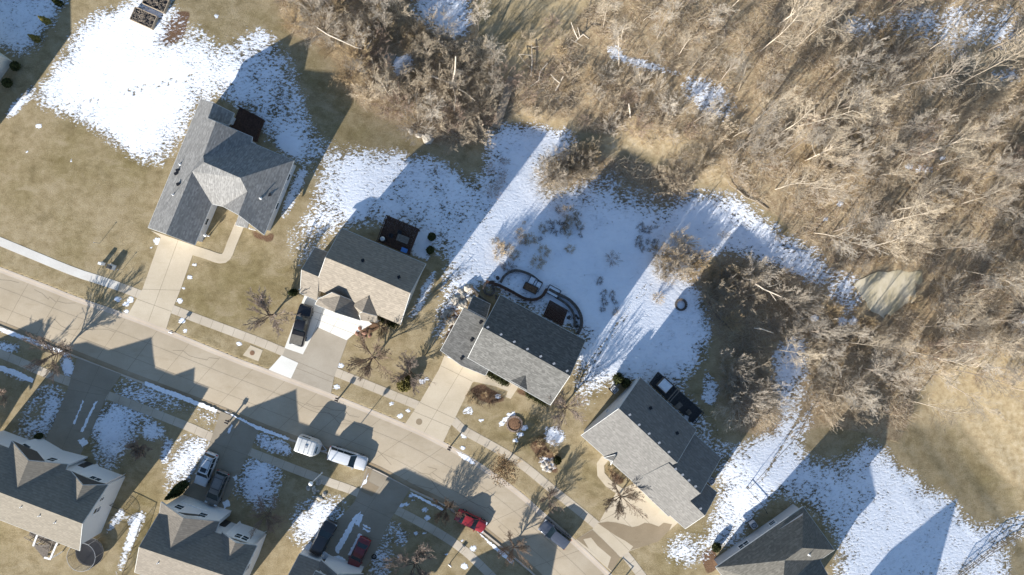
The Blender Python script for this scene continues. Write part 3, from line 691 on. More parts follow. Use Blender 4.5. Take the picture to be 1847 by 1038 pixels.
class House:
    def __init__(s, name, label, px, py, blocks, roof, wall, group=None):
        base = G(px, py); s.e = thing(name, label, 'house', base, 0, group)
        s.blocks = blocks; mb = MB(); T = .20
        for B in blocks:
            ks = list(B.P); o = {k: i for i, k in enumerate(ks)}
            top = [B.P[k] for k in ks]; n = len(top)
            fs = []
            for f in B.F:
                P = [B.P[k] for k in f]; c = sum(P, Vector()) / len(P); nn = Vector()
                for a, d in zip(P, P[1:] + P[:1]): nn += (a - c).cross(d - c)
                ids = [o[k] for k in f]
                for t3 in tessellate_polygon([[Vector((v.x, v.y, 0)) for v in P]]):
                    t3 = [ids[i] for i in t3]; q0, q1, q2 = (top[i] for i in t3)
                    fs.append(t3 if (q1 - q0).cross(q2 - q0).z > 0 else t3[::-1])
            mb.add(top + [v - Vector((0, 0, T)) for v in top], fs, 0)
            base_i = len(mb.v) - 2 * n
            for f in fs: mb.f.append(tuple(base_i + n + i for i in f[::-1])); mb.m.append(1)
            for a, c in zip(B.loop, B.loop[1:] + B.loop[:1]):
                mb.f.append((base_i + o[a], base_i + n + o[a], base_i + n + o[c], base_i + o[c])); mb.m.append(1)
            # fascia and gutter boards a little proud of the roof edge
            for a, c in zip(B.loop, B.loop[1:] + B.loop[:1]):
                A, C_ = B.P[a], B.P[c]; d = (C_ - A); 
                if d.length < .3: continue
                mid = (A + C_) / 2; hid = False
                for O in blocks:
                    if O is B: continue
                    hs = [O.height(*(A + d * t)[:2]) for t in (.3, .5, .7)]
                    if sum(1 for h_, t in zip(hs, (.3, .5, .7)) if h_ is not None and h_ > (A + d * t).z - .35) >= 2: hid = True
                if hid: continue
                out = Vector((d.y, -d.x, 0)).normalized() * .03
                mb.beam(A + out - Vector((0, 0, .13)), C_ + out - Vector((0, 0, .13)), .06, .18, 1)
        s.roof = mb.build("roof", [roof, M['fascia']], s.e, True)
        wb = MB(); s.edges = []
        for B in blocks:
            F = B.foot; n = len(F)
            for i in range(n):
                a, c = F[i], F[(i + 1) % n]; L = (c - a).length
                if L < .05: continue
                s.edges.append((a, c)); m_ = max(1, int(L / .45)); cols = []
                for k in range(m_ + 1):
                    p = a.lerp(c, k / m_); q = p
                    h = B.height(p.x, p.y)
                    if h is None:
                        ctr = sum(F, Vector((0, 0))) / n; q = p.lerp(ctr, .03); h = B.height(q.x, q.y)
                    if h is None: h = min(v.z for v in B.P.values())
                    cols.append((p, h - T * .9))
                bz = min(tz(p.x, p.y) for p, _ in cols) - .4
                v0 = len(wb.v)
                for p, h in cols: wb.v.append((p.x, p.y, bz)); wb.v.append((p.x, p.y, h))
                for k in range(m_): wb.f.append((v0 + 2 * k, v0 + 2 * k + 2, v0 + 2 * k + 3, v0 + 2 * k + 1)); wb.m.append(0)
        s.wall = wb.build("wall", wall, s.e, True)
    def snap(s, p):
        best = None
        for a, c in s.edges:
            d = c - a; t = max(.05, min(.95, (p - a).dot(d) / d.length_squared)); q = a.lerp(c, t); D = (p - q).length
            if best is None or D < best[0]: best = (D, q, d.normalized())
        return best[1], best[2]
    def opening(s, kind, px, py, zc, w, h, mats=None, panes=2):
        """a window or door on the wall nearest to the photo point at height zc"""
        p = W(px, py, zc); q, d = s.snap(Vector(p[:2])); out = Vector((d.y, -d.x)); rz = math.atan2(d.y, d.x)
        f = MB(); F = lambda u, v, t, su, sv, st, mb, mi=0: mb.box((q.x + d.x * u + out.x * t, q.y + d.y * u + out.y * t, zc + v), (su, st, sv), rz, mi)
        if kind == 'window':
            for u in (-w / 2, w / 2): F(u, 0, .03, .09, h + .09, .10, f)
            for v in (-h / 2, h / 2): F(0, v, .03, w - .09, .09, .094, f)
            if panes == 2: F(0, 0, .028, w - .09, .05, .08, f)
            if panes > 2: F(0, 0, .028, .05, h - .09, .08, f)
            fo = f.build("window", M['trim'], s.e, True)
            g = MB(); F(0, 0, .012, w - .05, h - .05, .04, g); g_ = g.build("pane", M['pane'], s.e, True); g_.parent = fo
            return fo
        if kind == 'garage_door':
            for k in range(4): F(0, -h / 2 + (k + .5) * h / 4, .03, w, h / 4 - .03, .06, f)
            F(0, 0, .01, w - .02, h, .05, f)
            o = f.build("garage_door", mats or M['garage'], s.e, True)
            t = MB(); F(-w / 2 - .07, 0, .03, .12, h, .10, t); F(w / 2 + .07, 0, .03, .12, h, .10, t); F(0, h / 2 + .07, .03, w + .26, .13, .10, t)
            t_ = t.build("door_frame", M['trim'], s.e, True); t_.parent = o; return o
        if kind == 'door':
            F(0, 0, .03, w, h, .07, f); F(0, h * .2, .055, w * .6, h * .35, .05, f)
            o = f.build("door", mats or M['dark_trim'], s.e, True)
            t = MB(); F(w * .38, -.1, .10, .06, .14, .07, t); t_ = t.build("handle", M['metal'], s.e, True); t_.parent = o; return o
    def vent(s, px, py, z, kind='pipe'):
        p = W(px, py, z); hz = None
        for B in s.blocks:
            h = B.height(p.x, p.y)
            if h is not None and (hz is None or h > hz): hz = h
        if hz is None: return
        p = W(px, py, hz); m_ = MB()
        if kind == 'pipe':
            m_.tube((p.x, p.y, hz - .1), (p.x, p.y, hz + .45), .06, .06, 8, 0, True); m_.lathe((p.x, p.y, hz - .05), [(.20, 0), (.08, .2), (.06, .2)], 10); mt = M['white_plastic']
        elif kind == 'box':
            m_.box((p.x, p.y, hz + .08), (.30, .22, .22), .4, 0, .8); m_.box((p.x, p.y, hz + .20), (.34, .26, .04), .4); mt = M['metal']
        else:
            m_.box((p.x, p.y, hz + .06), (.34, .34, .26), .4, 0, .75); m_.box((p.x, p.y, hz + .21), (.40, .40, .05), .4); mt = M['black']
        m_.build("roof_vent", mt, s.e, True)

R21 = math.radians(-21)
# upper left: grey ranch house with its wings
roof1 = shingles("grey_shingles", (.215, .21, .20), math.radians(67), .30)
b1 = Block(dict(E1=(267,410.8,2.8), R1=(299.7,422.2,5.4), E3=(350.9,442,2.8), V1=(382,368.2,2.8), V0=(346.6,310,5.4), A=(368,293,6.0), Bq=(433.3,321.3,6.0), K=(446,346,5.1), K2=(430.4,388,5.1), D0=(402,372.4,2.8),
    E5=(476,423.6,2.8), E6=(529.9,290,2.8), N1=(453,257.4,2.8), V2=(366.5,281.5,5.4), R2=(389.2,219.6,5.4), J=(375,213.3,4.75), U1=(385,186.3,4.6), E2=(362.2,179.2,2.8), N0=(454.6,247.4,2.8)),
    [['E1','R1','V0','V2','R2','J','U1','E2'], ['R1','E3','V1','V0'], ['V0','V1','D0','K','Bq','A'], ['D0','K2','K'], ['K','K2','E5','E6','Bq'], ['V2','A','Bq','E6','N1'], ['R2','V2','N1','N0'], ['V0','A','V2']])
b1u = Block(dict(U1=(385,186.3,4.58), J=(375,213.3,4.58), E=(412,226,2.8), F=(422,204.8,2.8), L=(383,185.7,4.4), Lj=(373,212.5,4.4)), [['U1','J','E','F'], ['U1','L','Lj','J']])
b1p = Block(dict(a=(430.4,388.4,3.05), c=(450.3,394.5,2.9), d=(446,412.2,2.55), e=(423.9,406.5,2.55)), [['a','c','d','e']], inset=.3)
h1 = House("ranch_house", "grey shingled ranch house with cross wings beside the large melting snow patch", 400, 330, [b1, b1u], roof1, M['siding_white'])
pm = MB(); pp = [b1p.P[k] for k in 'acde']; n_ = len(pp); pm.add([v for v in pp] + [v - Vector((0, 0, .2)) for v in pp], [(0,3,2,1),(4,5,6,7),(0,1,5,4),(1,2,6,5),(2,3,7,6),(3,0,4,7)]); pm.build("porch_roof", roof1, h1.e, True)
for k in 'de': v = b1p.P[k]; cpx = MB(); cpx.box((v.x * .995, v.y, (v.z - .2) / 2), (.16, .16, v.z - .2)); cpx.build("post", M['trim'], h1.e, True)
for x, y in ((325,297),(321,308),(318,314),(322,333),(313,352)): h1.vent(x, y, 4, 'pipe' if x in (325, 313) else 'dark')
for x, y in ((470,358),(487,352)): h1.vent(x, y, 4, 'pipe' if x == 470 else 'dark')
h1.opening('garage_door', 312, 427, 1.15, 4.9, 2.2); h1.opening('window', 460, 416, 1.5, 1.6, 1.3, panes=3); h1.opening('window', 520, 320, 1.5, 1.0, 1.3); h1.opening('window', 500, 372, 1.5, 1.0, 1.3)
h1.opening('window', 490, 265, 1.5, 1.4, 1.3, panes=3); h1.opening('window', 310, 300, 1.5, 1.0, 1.2); h1.opening('door', 425, 385, 1.05, .95, 2.05); h1.opening('window', 372, 400, 1.5, 1.0, 1.2)

# the tan roofed house with the pickup in its drive
roof2 = shingles("tan_shingles", (.235, .204, .165), R21, .20)
b2 = Block(dict(RL=(587.4,464.7,6.4), RM=(653,491.5,6.4), RR=(739.7,529,6.4), B0=(616.3,412.1,3.0), B1=(768,476.5,3.0), F0=(567.5,521.5,3.0), F1=(721.8,586,3.0)), [['RL','RM','RR','B1','B0'], ['RL','F0','F1','RR','RM']])
b2w = Block(dict(a=(568,447,2.7), c=(594,456.7,2.7), d=(575.5,500,4.3), e=(544,486.8,4.3), f=(541.2,529,2.4), g=(572,543,2.4), ), [['a','c','d','e'], ['e','d','g','f']])
b2g = Block(dict(P=(599.5,527.8,4.75), Q=(613.9,534,4.75), R=(603,563.4,4.75), L0=(568.2,549.4,2.75), L1=(573.5,540.5,3.2), S0=(638,543.5,3.3), S1=(650,578.3,2.75)), [['L0','L1','P','Q','R'], ['Q','S0','S1','R']])
b2d = Block(dict(T=(665.2,533.8,4.6), U=(653.7,562.7,4.6), L=(635.6,550.6,3.1), L2=(647.6,565,2.9), Rr=(680,570,3.0)), [['T','L','L2','U'], ['T','U','Rr']], inset=.15)
b2p = Block(dict(a=(647.6,561.5,3.1), c=(680,570,3.05), d=(681,583,2.6), e=(651,578,2.6)), [['a','c','d','e']], inset=.35)
h2 = House("ranch_house", "tan shingled house with a small entry gable and the black pickup in its drive", 660, 510, [b2, b2w, b2g, b2d], roof2, M['siding_cream'])
pm = MB(); pp = [b2p.P[k] for k in 'acde']; pm.add([v for v in pp] + [v - Vector((0, 0, .18)) for v in pp], [(0,3,2,1),(4,5,6,7),(0,1,5,4),(1,2,6,5),(2,3,7,6),(3,0,4,7)]); pm.build("porch_roof", roof2, h2.e, True)
for k in 'de': v = b2p.P[k]; cpx = MB(); cpx.box((v.x, v.y + .3, (v.z - .2) / 2), (.16, .16, v.z - .2)); cpx.build("post", M['trim'], h2.e, True)
h2.opening('garage_door', 610, 567, 1.15, 4.8, 2.2); h2.opening('garage_door', 557, 535, 1.1, 2.5, 2.1); h2.opening('window', 700, 577, 1.5, 1.8, 1.3, panes=3); h2.opening('window', 757, 500, 2.0, .8, 1.0); h2.opening('window', 735, 555, 2.0, .8, 1.0)
h2.opening('window', 650, 430, 1.3, 1.5, 1.2, panes=3); h2.opening('door', 700, 450, .9, 1.6, 2.0, M['pane'])
h2.vent(720, 500, 5, 'dark'); h2.vent(655, 470, 5, 'dark')

# the dark roofed house with terraces behind it
roof3 = shingles("dark_mottled_shingles", (.108, .106, .10), math.radians(-29), .36)
b3 = Block(dict(RL=(871.4,590.9,7.2), RR=(1028,678,7.2), B0=(902.6,532.4,3.1), B1=(1056,614.3,3.1), F0=(844,646,3.1), F1=(992.4,730.9,3.1)), [['RL','RR','B1','B0'], ['RL','F0','F1','RR']])
b3g = Block(dict(a=(836.3,555.8,4.4), c=(877,577,4.4), d=(848,645,3.05), e=(881,667,2.75), f=(875.3,677.5,2.6), g=(832.4,659.9,2.7), h=(794.7,632.5,2.75)), [['a','c','d','e','f','g','h']], inset=.35)
b3r = Block(dict(a=(844,557,4.36), c=(877,574.5,4.36), d=(884,549,2.9), e=(854,534,2.9)), [['a','c','d','e']], inset=.3)
b3d = Block(dict(A=(947.4,678,4.75), P=(937,696,4.75), L=(919.5,686.4,3.2), R=(952,704.6,3.2)), [['A','L','P'], ['A','P','R']], inset=.15)
h3 = House("ranch_house", "long dark mottled roofed house with block terraces and a dark deck behind", 930, 630, [b3, b3g, b3r, b3d], roof3, M['siding_tan'])
for i in range(7): x, y = 880 + i * 23.8, 590.5 + i * 13.1; h3.vent(x, y, 6.8, 'box')
for x, y in ((867,582),(851,613.5),(833,646.5)): h3.vent(x, y, 4, 'dark')
h3.opening('garage_door', 838, 657, 1.1, 4.8, 2.15); h3.opening('window', 905, 678, 1.5, 1.6, 1.3, panes=3); h3.opening('window', 972, 716, 1.5, 1.6, 1.3, panes=3); h3.opening('door', 937, 697, 1.05, .95, 2.05)
h3.opening('window', 1010, 700, 1.5, .9, 1.2); h3.opening('window', 940, 560, .6, 1.5, 1.2, panes=3); h3.opening('door', 985, 585, .6, 1.7, 2.0, M['pane']); h3.opening('window', 1040, 610, .6, 1.5, 1.2, panes=3); h3.opening('window', 1040, 650, 1.5, .9, 1.2)

# the stepped house at the lower right
roof4 = shingles("pale_grey_shingles", (.165, .158, .147), math.radians(-43), .22)
b4 = Block(dict(R1=(1116.6,737.5,7.0), R2=(1221,835.2,7.0), B0=(1155.4,681.4,3.2), B1=(1256.4,775.4,3.2), F0=(1048.5,786,3.0), F1=(1146,872.5,3.0)), [['R1','R2','B1','B0'], ['R1','F0','F1','R2']])
b4b = Block(dict(R1=(1206,836,6.7), R2=(1263,890.4,6.7), B0=(1250,780.8,3.2), B1=(1300.3,826.2,3.2), F0=(1140,868.2,2.96), F1=(1206.2,932.3,2.96)), [['R1','R2','B1','B0'], ['R1','F0','F1','R2']])
b4c = Block(dict(R1=(1240,899.5,5.4), R2=(1271.3,930.2,5.4), B0=(1268,868,3.0), B1=(1293.4,889,3.0), F0=(1204,926,2.9), F1=(1236,954,2.9)), [['R1','R2','B1','B0'], ['R1','F0','F1','R2']])
b4d = Block(dict(A=(1110.6,820.8,4.3), P=(1106,832,4.3), L=(1089.7,826.2,3.1), R=(1101.7,838.6,3.1)), [['A','L','P'], ['A','P','R']], inset=.12)
h4 = House("ranch_house", "pale grey house with a ridge stepping down over the damp stained driveway", 1170, 810, [b4, b4b, b4c, b4d], roof4, M['siding_white'])
for x, y in ((1135.5,748),(1152.5,766),(1170.5,782),(1188.5,798.5),(1206,815),(1218,845.5),(1230.5,856),(1242,866),(1254,877),(1263,917)): h4.vent(x, y, 6.5, 'box')
for x, y in ((1173,736),(1221,781)): h4.vent(x, y, 5, 'dark')
h4.opening('garage_door', 1180, 902, 1.15, 5.0, 2.2); h4.opening('garage_door', 1218, 937, 1.15, 2.6, 2.2); h4.opening('door', 1115, 845, 1.05, .95, 2.05); h4.opening('window', 1072, 803, 1.5, 1.6, 1.3, panes=3); h4.opening('window', 1150, 876, 1.5, 1.2, 1.2)
h4.opening('window', 1088, 733, 1.4, .55, .7); h4.opening('window', 1102, 727, 4.4, .5, .6); h4.opening('window', 1150, 690, .4, .9, 1.1)
h4.opening('door', 1210, 735, -.4, 1.8, 2.0, M['pane']); h4.opening('window', 1180, 705, 1.6, 1.4, 1.2, panes=3); h4.opening('window', 1285, 815, .8, 1.3, 1.2, panes=3); h4.opening('window', 1282, 860, .8, .9, 1.2)

# brown hipped house cut by the bottom edge
roof5 = shingles("brown_grey_shingles", (.145, .135, .115), math.radians(35), .28)
b5 = Block(dict(C0=(1291.3,1023.9,3.0), C1=(1448.9,914.7,3.0), P1=(1447.3,988.8,6.0), C2=(1505.2,992.6,3.0), V=(1478.6,1011,3.0), P2=(1415.4,1011.2,6.0), P3=(1412,1062,6.0), C4=(1503,1056,3.0), C5=(1465,1078,3.0), C3=(1349,1100,3.0)),
    [['C0','C1','P1','P2','P3'], ['C1','C2','P1'], ['P1','C2','V','P2'], ['P2','V','C4','P3'], ['P3','C4','C5'], ['P3','C5','C3'], ['C0','P3','C3']])
h5 = House("hip_roofed_house", "brown hip roofed house at the bottom edge under the snowy slope", 1400, 1010, [b5], roof5, M['siding_grey'])
for x, y in ((1376.5,1000.5),(1459.5,1001)): h5.vent(x, y, 5, 'pipe')
h5.opening('window', 1333, 980, 1.6, .8, 1.3); h5.opening('window', 1341, 973.5, 1.6, .8, 1.3); h5.opening('window', 1390, 940, 1.0, 1.0, .9); h5.opening('door', 1300, 1050, 1.05, .95, 2.05); h5.opening('window', 1495, 965, .8, 1.3, 1.2, panes=3)

# two storey houses on the near side of the street
roofA = shingles("fawn_shingles", (.21, .186, .15), R21, .16)
roofB = shingles("fawn_grey_shingles", (.205, .18, .148), R21, .16)
def two_storey(label, px, py, main, g1, g2, roof, wall):
    bm_ = Block(main, [['RL','RR','B1','B0'], ['RL','F0','F1','RR']])
    # a front gable: S where its ridge meets the main roof, P its peak, L and R front eave corners, VL and VR valley feet
    bs = [bm_]
    for g in (g1, g2): bs.append(Block(g, [['S','VL','L','P'], ['S','P','R','VR']], inset=.40))
    return House("two_storey_house", label, px, py, bs, roof, wall)
hA = two_storey("fawn roofed two storey house with the round trampoline at its back corner", 120, 870,
    dict(RL=(-90,854.6,7.6), RR=(148,944.8,7.6), B0=(-85,905,5.2), B1=(143,993.8,5.2), F0=(-50,783.6,5.2), F1=(194,875.7,5.2)),
    dict(S=(27,890.6,7.15), P=(51,831,7.15), L=(21,796,5.25), R=(122,838,5.25), VL=(12.5,817,5.25), VR=(118,848.5,5.25)),
    dict(S=(136.7,905.6,6.75), P=(149,875.7,6.75), L=(128,851,5.22), R=(193.6,875.2,5.22), VL=(127,854.5,5.22), VR=(191,877.5,5.22)), roofA, M['siding_white'])
hB = two_storey("fawn grey roofed two storey house behind the driveway with the white estate car", 370, 960,
    dict(RL=(251,987.4,7.6), RR=(432.5,1047.6,7.6), B0=(243,1032.7,5.2), B1=(419.3,1091,5.2), F0=(286.7,926.7,5.2), F1=(463,985.3,5.2)),
    dict(S=(302.9,999.5,7.2), P=(331,934.8,7.2), L=(290.7,906.4,5.25), R=(396,941.2,5.25), VL=(287.5,926.7,5.25), VR=(389,958.5,5.25)),
    dict(S=(410.5,1012.5,6.75), P=(424.3,979.3,6.75), L=(400,960.7,5.22), R=(462.6,984.8,5.22), VL=(399,964.5,5.22), VR=(460,987.2,5.22)), roofB, M['siding_white'])
def pent(h, L, P, R, uv):
    """dark shingled panel, or a drawn shadow line, on a front gable; uv runs over eave line and rise"""
    L, P, R = W(*L), W(*P), W(*R); m_ = MB(); mid = (L + R) / 2
    Q = [L + (R - L) * u + (P - mid) * v - Vector((0, 0, .1)) for u, v in uv]; n = len(Q); c = Vector(((R - L).y, -(R - L).x, 0)).normalized() * -.06
    m_.add([q + c for q in Q] + [q for q in Q], [tuple(range(n)), tuple(range(n, 2 * n))[::-1]] + [(i, (i + 1) % n, n + (i + 1) % n, n + i) for i in range(n)])
    m_.build("gable_panel_or_shadow", M['dark_trim'], h.e, True)
pent(hA, (21,796,5.25), (51,831,7.15), (122,838,5.25), [(0,0),(.45,.05),(.70,.58),(.5,1)])
pent(hA, (128,851,5.22), (149,875.7,6.75), (193.6,875.2,5.22), [(0,0),(.5,.22),(1,0),(.5,1)])
pent(hB, (290.7,906.4,5.25), (331,934.8,7.2), (396,941.2,5.25), [(.36,.60),(.64,.08),(.70,.12),(.5,.62)])  # dark sliver drawn in for the shadow line under a roof return
hA.opening('window', 95, 826, 4.1, 1.1, 1.3); hA.opening('window', 45, 806, 4.1, 1.1, 1.3); hA.opening('garage_door', 80, 810, 1.15, 4.8, 2.2)
hA.opening('window', 172, 862, 4.0, 1.5, 1.3, panes=3); hA.opening('window', 174, 920, 4.2, .9, 1.5); hA.opening('window', 182, 900, 4.2, .6, .9); hA.opening('door', 150, 850, 1.05, .95, 2.05)
hA.opening('window', 60, 960, 3.9, 1.5, 1.3, panes=3); hA.opening('window', 130, 985, 3.9, 1.2, 1.3); hA.opening('door', 90, 975, 1.1, 1.7, 2.0, M['pane'])
hB.opening('window', 323, 916, 4.0, 1.1, 1.3); hB.opening('window', 366, 929, 4.0, 1.1, 1.3); hB.opening('garage_door', 362, 918, 1.15, 4.8, 2.2)
hB.opening('window', 430, 967, 3.9, .9, 1.3); hB.opening('window', 442, 972, 3.9, .9, 1.3); hB.opening('window', 438, 960, 1.5, .9, .7); hB.opening('window', 449, 965, 1.5, .9, .7); hB.opening('door', 404, 950, 1.05, .95, 2.05)
hB.opening('window', 443, 1025, 4.2, .9, 1.4); hB.opening('window', 455, 1003, 4.2, .8, 1.2); hB.opening('window', 262, 965, 4.2, .9, 1.2)
for x, y in ((40,914),(72.5,930),(100.5,942)): hA.vent(x, y, 6.5, 'pipe')
hB.vent(286, 1015, 6.5, 'pipe')
# third of them: low garage wing in front of the two storey body, mostly beyond the bottom edge
roofC = shingles("tan_grey_shingles", (.19, .175, .155), R21, .18)
bC1 = Block(dict(F0=(540,1000,2.9), F1=(580,1014.5,2.9), RL=(518,1042,5.0), RR=(562,1058,5.0), B0=(497,1085,2.9), B1=(541,1101,2.9)), [['RL','RR','B1','B0'], ['RL','F0','F1','RR']])
bC2 = Block(dict(L=(579,1011,3.2), R=(655,1036,3.2), P=(609,1037,5.6), S=(583,1095,5.6), SL=(546,1085,3.2), SR=(623,1109,3.2)), [['P','S','SL','L'], ['P','R','SR','S']])
def fromplan(x, y, z): k = H / (H - z); return (CX + (x - CX) * k, CY + (y - CY) * k, z)
uC, vC = Vector((.91, .414)), Vector((-.414, .91))
def cp(a, c, z): q = Vector((588, 1003)) + uC * a + vC * c; return fromplan(q.x, q.y, z)
bC3 = Block(dict(F0=cp(0,0,5.2), F1=cp(150,0,5.2), RL=cp(0,58,7.6), RR=cp(150,58,7.6), B0=cp(0,116,5.2), B1=cp(150,116,5.2)), [['RL','RR','B1','B0'], ['RL','F0','F1','RR']])
hC = House("two_storey_house", "mostly cropped house with a frosted garage roof beside the snowy drive and red sedan", 620, 1060, [bC1, bC2, bC3], roofC, M['siding_white'])
hC.opening('garage_door', 560, 1007, 1.15, 2.7, 2.2); hC.opening('garage_door', 615, 1024, 1.15, 4.6, 2.2)
# houses whose shadows or corners reach into the picture
def pl4(o, u, v, a, c, z): q = Vector(o) + Vector(u) * a + Vector(v) * c; return fromplan(q.x, q.y, z)
def plain_house(label, o, u, v, L, D, ze, zr, roof, wall, extra=()):
    f = lambda a, c, z: pl4(o, u, v, a, c, z)
    B = Block(dict(F0=f(0,0,ze), F1=f(L,0,ze), RL=f(0,D/2,zr), RR=f(L,D/2,zr), B0=f(0,D,ze), B1=f(L,D,ze)), [['RL','RR','B1','B0'], ['RL','F0','F1','RR']])
    c = Vector(o) + Vector(u) * L / 2 + Vector(v) * D / 2
    return House("two_storey_house", label, c.x, c.y, [B, *extra], roof, wall)
hD = plain_house("two storey house below the bottom edge casting the broad shadow on the street bend", (741,1150), (.9,-.42), (.42,.9), 92, 118, 5.2, 7.4, roofC, M['siding_white'])
f0 = lambda a, c, z: pl4((-86, 343), (.58, -.814), (-.814, -.58), a, c, z)
B0 = Block(dict(F0=f0(0,0,6.4), F1=f0(130,0,6.4), RL=f0(0,50,8.2), RR=f0(130,50,8.2), B0=f0(0,100,6.4), B1=f0(130,100,6.4)), [['RL','RR','B1','B0'], ['RL','F0','F1','RR']])
h0 = plain_house("pale roofed two storey house cut off by the left edge above the lawn", (-92,284), (.58,-.814), (-.814,-.58), 213, 150, 5.0, 7.4, roofA, M['siding_cream'], [B0])
BE = Block(dict(S=fromplan(-98,828,6.9), P=fromplan(-76,769,7.0), L=fromplan(-125,752,4.8), R=fromplan(-30,787,4.8), VL=fromplan(-137,790,4.8), VR=fromplan(-46,830,4.8)), [['S','VL','L','P'], ['S','P','R','VR']])
hE = plain_house("house out of the frame at lower left, its gable shadow on the street", (-162,790), (.93,.37), (-.37,.93), 92, 118, 4.6, 7.2, roofA, M['siding_white'], [BE])
hF = plain_house("house out of the frame at the lower right whose pointed shadow crosses the snow", (1459,1162), (.82,-.57), (.57,.82), 80, 120, 2.9, 5.5, roof5, M['siding_grey'])
# ------------------------------------------------------------ vehicles
M['p_white'] = simple('white_car_paint', (.60, .61, .62), .25, .5, .03, coat=.6)
M['p_black'] = simple('black_car_paint', (.012, .012, .014), .25, .5, .1, coat=.6)
M['p_red'] = simple('red_car_paint', (.26, .018, .022), .28, .5, .08, coat=.6)
M['p_maroon'] = simple('maroon_car_paint', (.16, .018, .02), .28, .5, .1, coat=.6)
M['p_slate'] = simple('slate_car_paint', (.075, .085, .11), .28, .5, .08, coat=.6)
M['p_taupe'] = simple('taupe_car_paint', (.17, .155, .14), .3, .5, .08, coat=.5)
M['p_bronze'] = simple('dark_bronze_car_paint', (.035, .03, .028), .28, .5, .1, coat=.6)
M['carglass'] = glass_dark('car_glass', (.012, .02, .022))
M['lamp_clear'] = simple('headlight_lens', (.6, .62, .64), .15, .6, .05)
M['lamp_red'] = simple('tail_light_lens', (.35, .015, .012), .2, .6, .05)
M['bedcover'] = simple('grey_bed_cover', (.16, .145, .12), .7, .2, .15)
M['sheet'] = simple('white_trailer_skin', (.58, .58, .56), .35, .4, .06)

SHAPE = dict(
 sedan=dict(st=[(0,.74,.52),(.02,.88,.60),(.08,.96,.64),(.25,1,.66),(.5,1,.65),(.72,1,.63),(.86,.97,.58),(.95,.90,.52),(.985,.80,.46),(1,.66,.40)], g=(.13,.27,.55,.73), h=1.45),
 suv=dict(st=[(0,.80,.56),(.015,.92,.62),(.06,.98,.63),(.25,1,.63),(.5,1,.62),(.74,1,.61),(.88,.98,.58),(.96,.92,.53),(.99,.84,.48),(1,.74,.42)], g=(.02,.07,.57,.73), h=1.75),
 van=dict(st=[(0,.84,.58),(.015,.94,.62),(.06,.99,.62),(.3,1,.61),(.6,1,.60),(.80,1,.58),(.91,.96,.53),(.97,.88,.47),(1,.72,.40)], g=(.015,.06,.60,.82), h=1.75),
 pickup=dict(st=[(0,.92,.62),(.01,.97,.66),(.05,1,.66),(.36,1,.66),(.5,1,.64),(.76,1,.63),(.90,.98,.61),(.97,.93,.56),(.99,.86,.5),(1,.78,.44)], g=(.36,.41,.62,.75), h=1.85))

def rings(m_, secs, n):
    o = len(m_.v)
    for s_ in secs: m_.v.extend(s_)
    for k in range(len(secs) - 1):
        for i in range(n - 1): m_.f.append((o + k * n + i, o + k * n + i + 1, o + (k + 1) * n + i + 1, o + (k + 1) * n + i)); m_.m.append(0)
    m_.f.append(tuple(o + i for i in range(n))[::-1]); m_.m.append(0)
    m_.f.append(tuple(o + (len(secs) - 1) * n + i for i in range(n))); m_.m.append(0)

